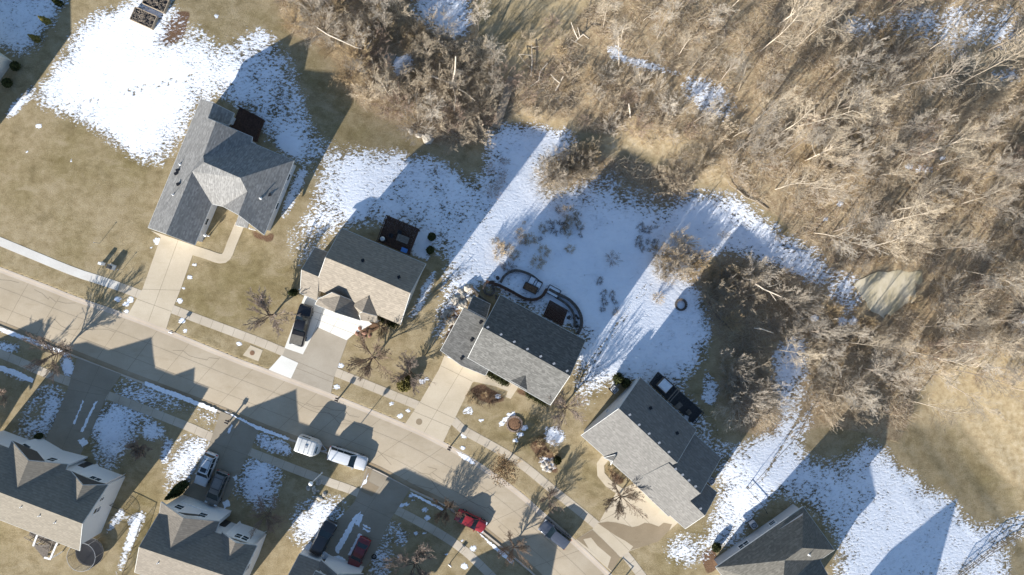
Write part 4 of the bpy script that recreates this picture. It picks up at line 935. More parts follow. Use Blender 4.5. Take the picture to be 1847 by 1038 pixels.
def car(name, kind, label, px, py, dx, dy, L, Wd, paint, cat='car', z=-.06, rack=False, sunroof=False, cover=None):
    sh = SHAPE[kind]; Ht = sh['h']; a = math.atan2(-dy, dx); p = W(px, py, 0)
    e = thing(name, label, cat, (p.x, p.y, z), a)
    hw = Wd / 2; X = lambda t: (t - .5) * L; m_ = MB(); secs = []
    for t, wf, zf in sh['st']:
        w, zt = hw * wf, zf * Ht; zb = .20 + (.10 if t < .03 or t > .97 else 0)
        half = [(w * .90, zb), (w * .985, zb + .12), (w, zb + .35 * (zt - zb)), (w * .985, zb + .75 * (zt - zb)), (w * .94, zt - .05), (w * .86, zt), (w * .45, zt + .035), (0, zt + .045)]
        pts = [(X(t), -y, z_) for y, z_ in half] + [(X(t), y, z_) for y, z_ in half[-2::-1]]
        secs.append(pts)
    rings(m_, secs, 15); m_.build("body", paint, e, smooth=True)
    ga, gb, gc, gd = sh['g']; zb, zr = .60 * Ht, Ht; wb, wr = hw * .93, hw * .74
    def quad(nm, P, mat, th=.03):
        q = MB(); c = sum((Vector(v) for v in P), Vector()) / 4; nn = (Vector(P[1]) - Vector(P[0])).cross(Vector(P[2]) - Vector(P[0])).normalized()
        if nn.dot(c - Vector((0, 0, .8 * Ht * .8))) < 0: nn = -nn
        q.add([Vector(v) + nn * .0 for v in P] + [Vector(v) - nn * th for v in P], [(0, 1, 2, 3), (7, 6, 5, 4), (0, 4, 5, 1), (1, 5, 6, 2), (2, 6, 7, 3), (3, 7, 4, 0)]); return q.build(nm, mat, e)
    quad("rear_window", [(X(ga), -wb, zb), (X(ga), wb, zb), (X(gb), wr, zr - .06), (X(gb), -wr, zr - .06)], M['carglass'])
    quad("windscreen", [(X(gd), -wb, zb), (X(gd), wb, zb), (X(gc), wr, zr - .06), (X(gc), -wr, zr - .06)], M['carglass'])
    for s_ in (-1, 1): quad("side_window", [(X(ga), s_ * wb, zb), (X(gd), s_ * wb, zb), (X(gc), s_ * wr, zr - .06), (X(gb), s_ * wr, zr - .06)], M['carglass'])
    r_ = MB(); n = 7; secs = []
    for k in range(6):
        t = gb - .012 + (gc - gb + .024) * k / 5; sag = .06 * (2 * k / 5 - 1) ** 2
        ys = [-1.04, -1.0, -.6, 0, .6, 1.0, 1.04]; zz = [-.09, -.03, .0, .012, .0, -.03, -.09]
        secs.append([(X(t), y * wr, zr + dz - sag) for y, dz in zip(ys, zz)])
    rings(r_, secs, 7)
    for s_ in (-1, 1):                                   # pillars
        r_.beam((X(gb), s_ * wr, zr - .06), (X(ga), s_ * wb, zb), .09, .05); r_.beam((X(gc), s_ * wr, zr - .06), (X(gd), s_ * wb, zb), .07, .05)
        mid = (ga + gd) / 2; r_.beam((X(mid), s_ * wr, zr - .07), (X(mid), s_ * (wb + .005), zb), .08, .04)
        if kind in ('suv', 'van'): t = ga + (gd - ga) * .27; r_.beam((X(t), s_ * wr, zr - .07), (X(t), s_ * (wb + .005), zb), .12, .04)
    ro = r_.build("roof", paint, e, smooth=False)
    if rack:
        k_ = MB()
        for s_ in (-1, 1): k_.beam((X(gb + .02), s_ * wr * .88, zr + .05), (X(gc - .06), s_ * wr * .88, zr + .05), .04, .04)
        for t in (gb + .08, gc - .14): k_.beam((X(t), -wr * .88, zr + .06), (X(t), wr * .88, zr + .06), .05, .03)
        o = k_.build("roof_rack", M['black'], e)
    if sunroof:
        k_ = MB(); k_.box((X(gc - .10), 0, zr + .0), (L * .13, wr * 1.15, .04)); k_.build("sunroof", M['carglass'], e)
    if kind == 'pickup':
        k_ = MB(); k_.box((X(.19), 0, .66 * Ht + .05), (L * .315, hw * 1.66, .05)); k_.build("bed_cover", cover or M['bedcover'], e)
        k_ = MB(); k_.box((X(.30), 0, .66 * Ht + .10), (L * .10, hw * 1.70, .07)); k_.build("tool_box", M['black'], e)
    for t in (.185, .815):
        for s_ in (-1, 1):
            w_ = MB(); c = Vector((X(t), s_ * (hw - .11), .34)); n = 18; rad = .34
            prof = [(rad * .62, -.12), (rad * .94, -.12), (rad, -.08), (rad, .08), (rad * .94, .12), (rad * .62, .12)]
            vs_ = [(c.x + r * math.cos(2 * math.pi * i / n), c.y + y, c.z + r * math.sin(2 * math.pi * i / n)) for r, y in prof for i in range(n)]
            fs_ = [(k * n + i, k * n + (i + 1) % n, (k + 1) * n + (i + 1) % n, (k + 1) * n + i) for k in range(5) for i in range(n)]
            w_.add(vs_, fs_); wo = w_.build("wheel", M['rubber'], e)
            h_ = MB(); h_.tube((c.x, c.y + s_ * .02, c.z), (c.x, c.y + s_ * .10, c.z), rad * .62, rad * .56, 14, 0, True); ho = h_.build("rim", M['metal'], e); ho.parent = wo
    for s_ in (-1, 1):
        k_ = MB(); k_.box((X(.965), s_ * hw * .72, .46 * Ht), (.22, .38, .15)); k_.build("headlight", M['lamp_clear'], e)
        k_ = MB(); k_.box((X(.012), s_ * hw * .80, .50 * Ht), (.12, .24, .26)); k_.build("tail_light", M['lamp_red'], e)
        k_ = MB(); k_.box((X(gd - .03), s_ * (hw + .07), zb + .05), (.14, .20, .15), 0, 0, .8); k_.build("wing_mirror", paint if kind != 'pickup' else M['black'], e)
    return e

car("pickup_truck", 'pickup', "black pickup truck with a grey covered bed parked on the bleached driveway", 547, 586, 19, -72, 5.85, 1.98, M['p_black'], 'pickup truck', .034)
car("parked_car", 'suv', "long white estate car parked at the kerb ahead of the white trailer", 629, 825, 63, 21, 5.55, 2.0, M['p_white'], 'car', -.10, rack=False)
car("parked_car", 'sedan', "bright red car parked alone at the near kerb of the street", 850, 938, 43, 21, 4.5, 1.8, M['p_red'], 'car', -.12)
car("parked_car", 'suv', "slate grey car parked on the street bend at the far kerb", 1000, 961, -40, -31, 4.65, 1.9, M['p_slate'], 'car', -.12)
car("parked_car", 'suv', "white estate car with a dark sunroof parked nose down on a shaded driveway", 376, 844, -21, 54, 4.75, 1.88, M['p_white'], 'car', .03, sunroof=True, rack=True)
car("parked_car", 'van', "dull taupe minivan parked beside the white estate car on the shaded driveway", 396, 878, -21, 52, 4.9, 1.95, M['p_taupe'], 'car', .03, rack=True)
car("parked_car", 'suv', "dark bronze estate car with black roof parked on the snowy driveway", 586, 966, 27, -51, 5.0, 1.98, M['p_bronze'], 'car', .05)
car("parked_car", 'sedan', "maroon car parked in shade near the frosted garage", 649, 995, -22, 47, 4.7, 1.82, M['p_maroon'], 'car', .03)

# small white caravan
p = W(561, 801); e = thing("caravan", "small white caravan hitched behind the long white estate car", 'caravan', (p.x, p.y, -.10), math.radians(-19))
m_ = MB(); secs = []
for x, zt, zb, w in ((-1.62,1.75,.65,1.02),(-1.58,2.10,.50,1.08),(-1.35,2.22,.42,1.10),(.85,2.22,.42,1.10),(1.12,2.12,.45,1.02),(1.45,1.75,.50,.80),(1.62,1.35,.55,.66),(1.66,1.0,.6,.60)):
    half = [(w * .92, zb), (w, zb + .1), (w, zt - .25), (w * .95, zt - .07), (w * .84, zt), (w * .4, zt + .04), (0, zt + .05)]
    secs.append([(x, -y, z) for y, z in half] + [(x, y, z) for y, z in half[-2::-1]])
rings(m_, secs, 13); m_.build("body", M['sheet'], e, smooth=False)
m_ = MB(); m_.box((-.55, 1.10, 1.62), (1.15, .05, .36)); m_.build("window", M['carglass'], e)
m_ = MB(); m_.box((-.55, -1.10, 1.62), (1.15, .05, .36)); m_.build("window", M['carglass'], e)
m_ = MB(); m_.box((1.31, 0, 1.93), (.10, .9, .34), 0, 0, 1, Matrix.Rotation(math.radians(42), 3, 'Y')); m_.build("window", M['carglass'], e)
m_ = MB(); m_.box((-.1, .1, 2.31), (.40, .40, .10), 0, 0, .85); m_.build("roof_vent", M['metal'], e)
m_ = MB()
for x in (-.95, -.2, .4): m_.beam((x, -.95, 2.275), (x, .95, 2.275), .03, .05)
m_.build("roof_seam", M['metal'], e)
m_ = MB(); m_.beam((1.5, -.55, .5), (2.45, 0, .48), .08, .10); m_.beam((1.5, .55, .5), (2.45, 0, .48), .08, .10); m_.build("tow_bar", M['metal'], e)
for s_ in (-1, 1):
    w_ = MB(); w_.tube((-.35, s_ * .86, .32), (-.35, s_ * 1.06, .32), .32, .32, 16, 0, True); wo = w_.build("wheel", M['rubber'], e)
    w_ = MB(); w_.tube((-.35, s_ * 1.0, .32), (-.35, s_ * 1.075, .32), .18, .16, 12, 0, True); ho = w_.build("rim", M['metal'], e); ho.parent = wo

# ------------------------------------------------------------ garden and street things
def mailbox(px, py, label, two=False, col='black', rz=0.0):
    p = W(px, py); e = thing("mailbox", label, 'mailbox', (p.x, p.y, 0), rz, "mailboxes at the kerb")
    for k in ((-.16, .16) if two else (0,)):
        m_ = MB(); m_.box((k, 0, .55), (.10, .10, 1.1)); m_.build("post", M['deck_grey'], e)
        m_ = MB(); n = 8; prof = [(-.10, 0), (.10, 0)] + [(.10 * math.cos(t * math.pi / n), .14 + .10 * math.sin(t * math.pi / n)) for t in range(n + 1)]
        vs_ = [(k + x, y, 1.1 + z) for y in (-.25, .25) for x, z in prof]; c = len(prof)
        m_.add(vs_, [tuple(range(c))[::-1], tuple(range(c, 2 * c))] + [(i, (i + 1) % c, c + (i + 1) % c, c + i) for i in range(c)]); b_ = m_.build("box", M[col], e)
        f_ = MB(); f_.box((k + .12, .1, 1.32), (.02, .04, .14)); f_.build("flag", M['lamp_red'], e).parent = b_
mailbox(316, 599, "mailbox on a post by the driveway mouth of the grey cross winged house", col='metal', rz=1.2)
mailbox(611, 719, "pair of dark mailboxes at the kerb right of the two tone driveway", True, rz=1.2)
mailbox(812, 806, "pair of mailboxes on the verge right of the plain pale driveway", True, rz=1.1)
mailbox(813, 1014, "pale mailbox on the sunlit verge near the bottom edge", col='metal', rz=.8)
mailbox(415, 759, "twin dark mailbox in the shade at the end of a snowy verge", True, rz=1.2)

def lamp_post(px, py, h, label, globe=True, r=.19):
    p = W(px, py); e = thing("lamp_post", label, 'lamp post', (p.x, p.y, 0), .4)
    m_ = MB(); m_.lathe((0, 0, 0), [(.12, 0), (.12, .25), (.07, .32), (.055, h * .6), (.045, h - .25)], 12); m_.build("post", M['white_plastic'] if globe else M['black'], e)
    m_ = MB(); m_.lathe((0, 0, h), [(.05, -.26), (r * .7, -.2), (r, -.04), (r * .9, .12), (r * .5, .22), (.001, .26)], 14); m_.build("lamp_globe", M['white_plastic'], e)
lamp_post(581, 853, 5.4, "tall white street lamp with a round globe beside the shaded sidewalk", True, .30)
lamp_post(377, 426, 1.15, "short garden lamp on the small lawn inside the curved garden path", True, .22)
def post(px, py, h, label, r=.03):
    p = W(px, py); m_ = MB(); m_.tube((0, 0, 0), (0, 0, h), r, r, 8, 0, True); m_.box((0, 0, h + .04), (.10, .10, .08)); o = m_.build("marker_post", M['metal']); o.location = (p.x, p.y, tz(p.x, p.y)); tag(o, label, 'post')
post(180, 439, 1.3, "thin marker post standing alone on the left lawn")
post(221, 487, 1.1, "thin post right of the two white utility boxes by the sidewalk")
for px, py, s_, label in ((187, 476, .5, "smaller white utility pedestal on the lawn by the sidewalk"), (204, 482, .8, "larger white utility box with dark top on the lawn by the sidewalk")):
    p = W(px, py); e = thing("utility_box", label, 'utility box', (p.x, p.y, 0), R21)
    m_ = MB(); m_.box((0, 0, .45), (s_, s_ * .8, .9), 0, 0, .95); m_.build("cabinet", M['white_plastic'], e)
    m_ = MB(); m_.box((0, 0, .94), (s_ * .9, s_ * .7, .08)); m_.build("lid", M['white_plastic'] if s_ < .6 else M['dark_trim'], e)
    m_ = MB(); m_.box((0, 0, .04), (s_ * 1.2, s_, .1)); m_.build("base", M['walk'], e)
def ac_unit(px, py, z, rz, label):
    p = W(px, py, z); zt = tz(p.x, p.y); e = thing("air_conditioner", label, 'air conditioner', (p.x, p.y, zt - .05), rz)
    m_ = MB(); m_.box((0, 0, .45), (.85, .85, .9)); m_.build("casing", M['siding_grey'], e)
    m_ = MB(); m_.lathe((0, 0, .9), [(.36, 0), (.36, .03), (.30, .03), (.28, .0)], 16)
    for k in range(5): m_.beam((-.34, -.24 + k * .12, .93), (.34, -.24 + k * .12, .93), .02, .02)
    g_ = m_.build("fan_grille", M['black'], e); m_ = MB(); m_.box((0, 0, .0), (1.1, 1.1, .1)); m_.build("pad", M['walk'], e)
ac_unit(1107, 702, 0, .75, "air conditioner beside the white gable wall of the pale grey stepped house")
ac_unit(1360, 948, .8, .6, "air conditioner against the grey wall of the brown hip roofed house")
ac_unit(1281, 866, 0, .75, "air conditioner behind the lower right corner of the pale grey stepped house")

# decks
def deck(name, label, corners, h, mat, rail=None, step=None, cat='deck', boards=.16, lam=0):
    P = [W(x, y, h) for x, y in corners]; c = sum(P, Vector()) / len(P); g = min(tz(v.x, v.y) for v in P)
    e = thing(name, label, cat, (c.x, c.y, g))
    m_ = MB(); a, b_, c_, d_ = P[:4]; n = max(4, int((b_ - a).length / boards))
    for k in range(n):
        p0, p1 = a.lerp(b_, (k + .5) / n), d_.lerp(c_, (k + .5) / n); m_.beam(p0 - Vector((0, 0, .03)), p1 - Vector((0, 0, .03)), (b_ - a).length / n * .9, .05)
    m_.build("boards", mat, e, True)
    m_ = MB()
    for q, w in zip(P, P[1:] + P[:1]): m_.beam(q - Vector((0, 0, .16)), w - Vector((0, 0, .16)), .05, .22)
    m_.build("rim_joist", mat, e, True)
    for q in P:
        i_ = q.lerp(c, .06); m_ = MB(); m_.beam((i_.x, i_.y, tz(i_.x, i_.y) - .3), (i_.x, i_.y, h - .1), .12, .12); m_.build("post", mat, e, True)
    if rail:
        m_ = MB(); up_ = Vector((0, 0, 1))
        for i in rail:
            q, w = P[i], P[(i + 1) % len(P)]
            m_.beam(q + up_ * .95, w + up_ * .95, .10, .05); m_.beam(q + up_ * .12, w + up_ * .12, .04, .05)
            k_ = max(2, int((w - q).length / .25))
            for k in range(k_ + 1): v = q.lerp(w, k / k_); m_.beam(v, v + up_ * .95, .10 if k % 6 == 0 else .035, .10 if k % 6 == 0 else .035)
        m_.build("railing", mat, e, True)
    return e
deck("deck", "brown deck in the rear corner of the grey cross winged house", [(432,194),(476,217),(462,256),(416,232)], .7, M['deck_brown'], [0, 1])
deck("deck", "dark brown deck with stairs and furniture behind the tan shingled house", [(699,390),(756,414),(738,460),(682,436)], 1.3, M['deck_brown'], [0, 1, 3])
deck("deck", "plain brown board deck behind the long dark mottled roof", [(992,542),(1024,560),(1014,588),(980,570)], -.2, M['deck_brown'])
deck("deck", "charcoal deck with furniture behind the pale grey stepped house", [(1187,672),(1266,743),(1249,763),(1172,692)], .6, M['deck_dark'], [0, 1, 3])
deck("deck", "weathered deck under the white framed stair behind the fawn roofed house", [(58,945),(105,968),(97,990),(52,965)], 1.2, M['deck_grey'], [1, 2])
# deck stair frame (white) behind the fawn roofed house
e = thing("stair_frame", "white timber stair frame leaning out behind the fawn roofed house", "stair frame", W(85, 985))
for a, b_ in (((67,966,2.6),(60,985,2.6)), ((103,980,2.6),(91,1008,2.6)), ((80,1006,2.5),(92,1009,2.5))):
    m_ = MB(); m_.beam(W(*a), W(*b_), .22, .14); m_.build("beam", M['trim'], e, True)
for a in ((60,985), (91,1008)):
    m_ = MB(); v = W(*a, 2.5); m_.beam((v.x, v.y, -.2), v, .14, .14); m_.build("post", M['trim'], e, True)
for k in range(9):
    t = k / 8; a, b_ = W(62 + 17 * t, 986 + 21 * t, 2.2 - 2 * t), W(90 - 5 * t, 984 + 22 * t, 2.2 - 2 * t); m_ = MB(); m_.beam(a, b_, .28, .05); m_.build("step", M['deck_grey'], e, True)

def table(label, px, py, h, rz, L, Wd, mat, cat='table', name='patio_table'):
    p = W(px, py, h); e = thing(name, label, cat, p, rz); m_ = MB()
    n = 5
    for k in range(n): m_.box((0, (k - (n - 1) / 2) * Wd / n, .72), (L, Wd / n * .92, .04))
    m_.build("top", mat, e)
    for sx in (-1, 1):
        for sy in (-1, 1): q = MB(); q.box((sx * L * .42, sy * Wd * .4, .35), (.06, .06, .7)); q.build("leg", mat, e)
    return e
def chair(label, px, py, h, rz, mat, group=None):
    p = W(px, py, h); e = thing("patio_chair", label, 'chair', p, rz, group); m_ = MB(); m_.box((0, 0, .43), (.5, .5, .06)); m_.build("seat", mat, e)
    m_ = MB(); m_.box((-.25, 0, .72), (.06, .5, .55)); m_.build("backrest", mat, e)
    for sx in (-1, 1):
        for sy in (-1, 1): q = MB(); q.box((sx * .21, sy * .21, .21), (.05, .05, .42)); q.build("leg", mat, e)
        q = MB(); q.box((.0, sx * .27, .62), (.5, .06, .05)); q.build("armrest", mat, e)
table("pale slatted patio table on the dark brown deck", 728, 432, 1.3, R21, 1.7, .95, M['deck_grey'])
chair("dark patio chair left of the pale slatted table", 707, 426, 1.3, R21, M['black'], "chairs on the dark brown deck"); chair("dark patio chair above the pale slatted table", 722, 420, 1.3, R21 - 1.57, M['black'], "chairs on the dark brown deck")
p = W(730, 452, 1.3); m_ = MB(); m_.box((0, 0, .25), (.8, .55, .5), 0, 0, .92); m_.box((0, 0, .53), (.86, .6, .08)); o = m_.build("storage_box", simple('blue_plastic', (.08, .22, .52), .5)); o.location = p; o.rotation_euler = (0, 0, R21); tag(o, "blue plastic storage box in the corner of the dark brown deck", "storage box")
p = W(692, 432, 1.3); e = thing("grill", "covered barbecue grill at the house side of the dark brown deck", "grill", p, R21)
m_ = MB(); m_.box((0, 0, .5), (.9, .5, .7)); m_.build("cabinet", M['black'], e); m_ = MB(); m_.lathe((0, 0, .85), [(.33, 0), (.32, .12), (.2, .24), (.001, .28)], 14); m_.build("lid", M['metal'], e)
p = W(1198, 694, .6); e = thing("hot_tub", "snow topped square hot tub on the charcoal deck", "hot tub", p, math.radians(-43))
m_ = MB(); m_.box((0, 0, .4), (1.7, 1.7, .8)); m_.build("shell", M['deck_grey'], e); m_ = MB(); m_.box((0, 0, .86), (1.55, 1.5, .12), 0, 0, .8); m_.build("cover", M['snow'], e)
table("small table on the lower part of the charcoal deck", 1222, 731, .6, .7, 1.0, .7, M['deck_grey']); chair("grey patio chair near the right end of the charcoal deck", 1240, 742, .6, 2.2, M['deck_grey'], "chairs on the charcoal deck"); chair("grey patio chair nearest the house on the charcoal deck", 1236, 752, .6, 1.2, M['siding_grey'], "chairs on the charcoal deck")
e = thing("pergola", "narrow timber beam frame crossing the charcoal deck", "pergola", W(1212, 716, .6))
for a, b_ in (((1200,728),(1222,702)), ((1204,730),(1226,705))): m_ = MB(); m_.beam(W(*a, 3.0), W(*b_, 3.0), .09, .16); m_.build("beam", M['deck_grey'], e, True)
for a in ((1200,728),(1226,705)): v = W(*a, 3.0); m_ = MB(); m_.beam((v.x, v.y, .5), v, .12, .12); m_.build("post", M['deck_grey'], e, True)

# terraces of dark block behind the dark roofed house
def wall_line(name, label, pts, h, w, mat, cat='wall', close=False, sub=.5):
    g = [G(x, y) for x, y in pts]; P = dense([tuple(v[:2]) for v in g], sub)
    m_ = MB(); n = len(P)
    for i in range(n - 1):
        a, b_ = Vector(P[i]), Vector(P[i + 1]); za, zb = tz(*a), tz(*b_); hh = h * (1 + .05 * ((i * 7) % 3 - 1))
        m_.beam((a.x, a.y, za + hh / 2 - .15), (b_.x, b_.y, zb + hh / 2 - .15), w, hh + .3)
    return tag(m_.build(name, mat), label, cat)
wall_line("terrace_wall", "curved dark block wall round the oval snow filled bed", [(903,510),(908,500),(918,492),(930,488),(945,491),(960,498),(972,508),(978,512)], .5, .35, M['stone_dark'])
wall_line("terrace_wall", "long brown block wall sweeping below the oval bed", [(877,508),(895,513),(915,522),(935,533),(950,540),(968,540),(980,532),(986,522)], .55, .40, M['deck_brown'])
wall_line("terrace_wall", "dark block wall curving round the plain deck to the house corner", [(990,522),(1005,530),(1025,540),(1040,555),(1048,572),(1048,590),(1041,602)], .55, .40, M['stone_dark'])
wall_line("terrace_wall", "inner dark block wall between the plain deck and the outer curve", [(1002,536),(1018,546),(1030,558),(1036,572),(1036,590)], .35, .3, M['stone_dark'])
wall_line("terrace_wall", "small ring of dark blocks in the bed left of the long brown wall", [(876,510),(872,520),(876,530),(886,533),(892,526),(888,516)], .35, .3, M['stone_dark'])
wall_line("terrace_wall", "dark edging along the snowy bed behind the garage of the dark roofed house", [(850,516),(860,530),(872,540),(884,548)], .4, .25, M['stone_dark'])
for i, (x, y, w, h_, rz, lab) in enumerate(((960,510,1.2,1.5,-.5,"raised planter box with snow right of the oval bed, upper one"),(968,516,1.1,1.4,-.5,"raised planter box with snow right of the oval bed, lower one"),(957,520,2.0,1.0,-.45,"dark raised planter box below the two snowy planters"),(998,526,1.8,1.2,-.5,"raised planter box with snow at the start of the wall round the plain deck"))):
    g = G(x, y); e = thing("planter", lab, 'planter', g, rz)
    m_ = MB()
    for sx in (-1, 1): m_.box((sx * w / 2, 0, .2), (.08, h_, .7)); m_.box((0, sx * h_ / 2, .2), (w - .08, .08, .7))
    m_.build("frame", M['deck_dark'], e); m_ = MB(); m_.box((0, 0, .2), (w - .1, h_ - .1, .5)); m_.build("fill", M['snow'] if i != 2 else M['soil'], e)
def rocks(label, px, py, n, rad, seed, mat, group=None, size=(.25, .6)):
    rr = random.Random(seed)
    for k in range(n):
        t = rr.random() * 6.28; d = rad * math.sqrt(rr.random()); rock(px + d * math.cos(t), py + d * math.sin(t), rr.uniform(*size), mat, rr, label, group)
def rock(px, py, s_, mat, rr, label, group):
    g = G(px, py); m_ = MB(); prof = [(1.0, -.3), (1.05, 0), (.9, .3), (.55, .5), (.001, .56)]; n = 9; vs_ = []
    for r, z in prof:
        for i in range(n): q = 1 + rr.uniform(-.22, .22); vs_.append((r * s_ * q * math.cos(6.2832 * i / n), r * s_ * q * .8 * math.sin(6.2832 * i / n), z * s_ * (1 + rr.uniform(-.15, .15))))
    m_.add(vs_, [(k * n + i, k * n + (i + 1) % n, (k + 1) * n + (i + 1) % n, (k + 1) * n + i) for k in range(4) for i in range(n)])
    o = m_.build("boulder", mat); o.location = g; o.rotation_euler = (0, 0, rr.random() * 6); tag(o, label, 'boulder', group)
rr = random.Random(9)
rocks("dark block lying loose among the terraces behind the dark roofed house", 905, 522, 9, 22, 31, M["stone_dark"], "loose blocks among the terraces", (.15, .35))
rocks("dark block lying loose beside the plain deck wall", 1036, 578, 8, 14, 33, M["stone_dark"], "loose blocks by the plain deck", (.15, .35))
rocks("pale boulder in the stone heap left of the dark roofed garage", 838, 535, 12, 17, 3, M['stone'], "boulders left of the dark roofed garage", (.35, .8))
rocks("brown boulder edging the strip of bed beside the dark roofed garage", 812, 575, 9, 14, 5, M['stone'], "boulders along the garage bed", (.25, .55))
rocks("pale rock in the garden bed under the white street lamp", 572, 884, 10, 17, 6, M['stone'], "rocks under the street lamp", (.2, .5))
rock(741, 238, .5, M['stone'], rr, "small pale boulder at the thicket edge, leftmost of three", None); rock(755, 245, .5, M['stone'], rr, "pale boulder at the thicket edge, middle of three", None); rock(771, 251, 1.0, M['stone'], rr, "largest pale boulder at the thicket edge, rightmost of three", None)
rocks("pale rock beside the walkway at the right of the round flower bed", 990, 838, 7, 12, 8, M['stone'], "rocks on the curved lawn", (.25, .5))
rocks("reddish stone in the bed by the entry of the tan shingled house", 655, 600, 7, 14, 12, M['brick'], "stones by the tan house entry", (.2, .4))
# rings
M['stone_brown'] = simple('brown_edging_stone', (.24, .185, .15), .9, .2, .4, 8)
def ring(name, label, px, py, rad, h, w, mat, cat, fill=None):
    g = G(px, py); e = thing(name, label, cat, g); m_ = MB(); n = 20
    for i in range(n):
        t = 6.2832 * i / n; m_.box((rad * math.cos(t), rad * math.sin(t), h / 2 - .1), (w, 6.28 * rad / n * .9, h + .2), t)
    m_.build("edging", mat, e)
    if fill: m_ = MB(); m_.lathe((0, 0, 0), [(rad - .05, h * .5), (rad * .5, h * .75), (.001, h * .85)], 18); m_.build("fill", fill, e)
ring("flower_bed", "round brick edged flower bed on the lawn before the dark roofed house", 928, 765, 1.05, .18, .24, M['stone_brown'], 'flower bed', M['soil'])
ring("fire_ring", "ring of dark stones lying open in the shaded snow", 1228, 550, .75, .3, .3, M['stone_dark'], 'fire ring')
p = W(675, 1004); m_ = MB(); n = 24
for i in range(n):
    t0, t1 = 6.2832 * i / n, 6.2832 * (i + 1) / n; m_.beam((.30 * math.cos(t0), .30 * math.sin(t0), .12), (.30 * math.cos(t1), .30 * math.sin(t1), .12), .11, .2)
o = m_.build("tyre", M['rubber']); o.location = p; tag(o, "old tyre lying flat on the snow beside the maroon car", "tyre")
# trampoline
p = W(168, 992); e = thing("trampoline", "round trampoline with a net on poles beside the fawn roofed house", "trampoline", p)
R_ = 1.95; m_ = MB(); m_.lathe((0, 0, .85), [(R_ - .25, 0), (.001, -.05)], 28); m_.lathe((0, 0, .82), [(.001, -.05), (R_ - .25, 0)], 28); m_.build("mat", M['black'], e)
m_ = MB(); m_.lathe((0, 0, .86), [(R_ - .25, 0), (R_, .02), (R_, -.05), (R_ - .25, -.03)], 28); m_.build("spring_pad", M['deck_dark'], e)
m_ = MB()
for i in range(28):
    t0, t1 = 6.2832 * i / 28, 6.2832 * (i + 1) / 28
    for z in (.8, 2.7): m_.tube((R_ * math.cos(t0), R_ * math.sin(t0), z), (R_ * math.cos(t1), R_ * math.sin(t1), z), .025, .025, 6)
m_.build("rim", M['metal'], e)
m_ = MB()
for i in range(84):
    t = 6.2832 * i / 84; m_.tube((R_ * math.cos(t), R_ * math.sin(t), .86), (R_ * math.cos(t), R_ * math.sin(t), 2.7), .008, .008, 3)
for z in np.arange(.95, 2.7, .11):
    for i in range(28):
        t0, t1 = 6.2832 * i / 28, 6.2832 * (i + 1) / 28; m_.tube((R_ * math.cos(t0), R_ * math.sin(t0), z), (R_ * math.cos(t1), R_ * math.sin(t1), z), .008, .008, 3)
m_.build("net", M['black'], e)
for i in range(6):
    t = 6.2832 * i / 6; m_ = MB(); m_.tube((R_ * 1.02 * math.cos(t), R_ * 1.02 * math.sin(t), 0), (R_ * 1.02 * math.cos(t), R_ * 1.02 * math.sin(t), 2.75), .03, .03, 8, 0, True); m_.build("pole", M['metal'], e)
# fences
def fence(label, pts, h, mat, rails=(.98, .5, .08), wires=0, pt=.06, gap=2.2, cat='fence'):
    g = [G(x, y) for x, y in pts]; e = thing("fence", label, cat, g[0]); rl = MB()
    for a, b_ in zip(g[:-1], g[1:]):
        n = max(1, int((b_ - a).length / gap)); prev = None
        for k in range(n + 1):
            v = a.lerp(b_, k / n); v.z = tz(v.x, v.y); m_ = MB(); m_.beam((v.x, v.y, v.z - .2), (v.x, v.y, v.z + h), pt, pt)
            if k < n or b_ is g[-1]: m_.build("post", mat, e, True)
            if prev is not None:
                for f in rails: rl.beam(prev + Vector((0, 0, h * f)), v + Vector((0, 0, h * f)), .05, .05)
                m_n = int((v - prev).length / .16)
                for j in range(wires and m_n): u = prev.lerp(v, (j + .5) / m_n); rl.beam(u + Vector((0, 0, .05)), u + Vector((0, 0, h * .97)), .012, .012)
            prev = v
    rl.build("rail", mat, e, True); return e
fence("thin dark wire fence between the two fawn roofed houses", [(205,908),(230,918),(262,934),(246,985),(222,1045)], 1.0, M['black'], (.98,), 1, .05, 1.6)
fence("dark rail fence climbing from the brown hip roofed house into the snow", [(1382,925),(1372,908),(1346,880)], .55, M['black'], (.9,), 0, .06, 2.6)
fence("thin fence line following the snowy strip up to the thicket", [(1348,878),(1395,826),(1432,786),(1470,720)], 1.0, M['deck_grey'], (.95,), 0, .07, 3.2)
fence("low fence line crossing the lower right corner", [(1728,1036),(1785,992),(1860,948)], 1.0, M['deck_grey'], (.95, .5, .15), 1, .09, 2.2)
fence("two post crossbar frame on the verge by the damp driveway", [(1098,1039),(1116,1055)], 1.25, M['black'], (.97,), 0, .13, 2.5)
fence("dark corner of fence at the far left lawn edge", [(-10,800),(12,808),(8,835)], 1.2, M['black'], (.95, .5), 1, .07, 2.0)
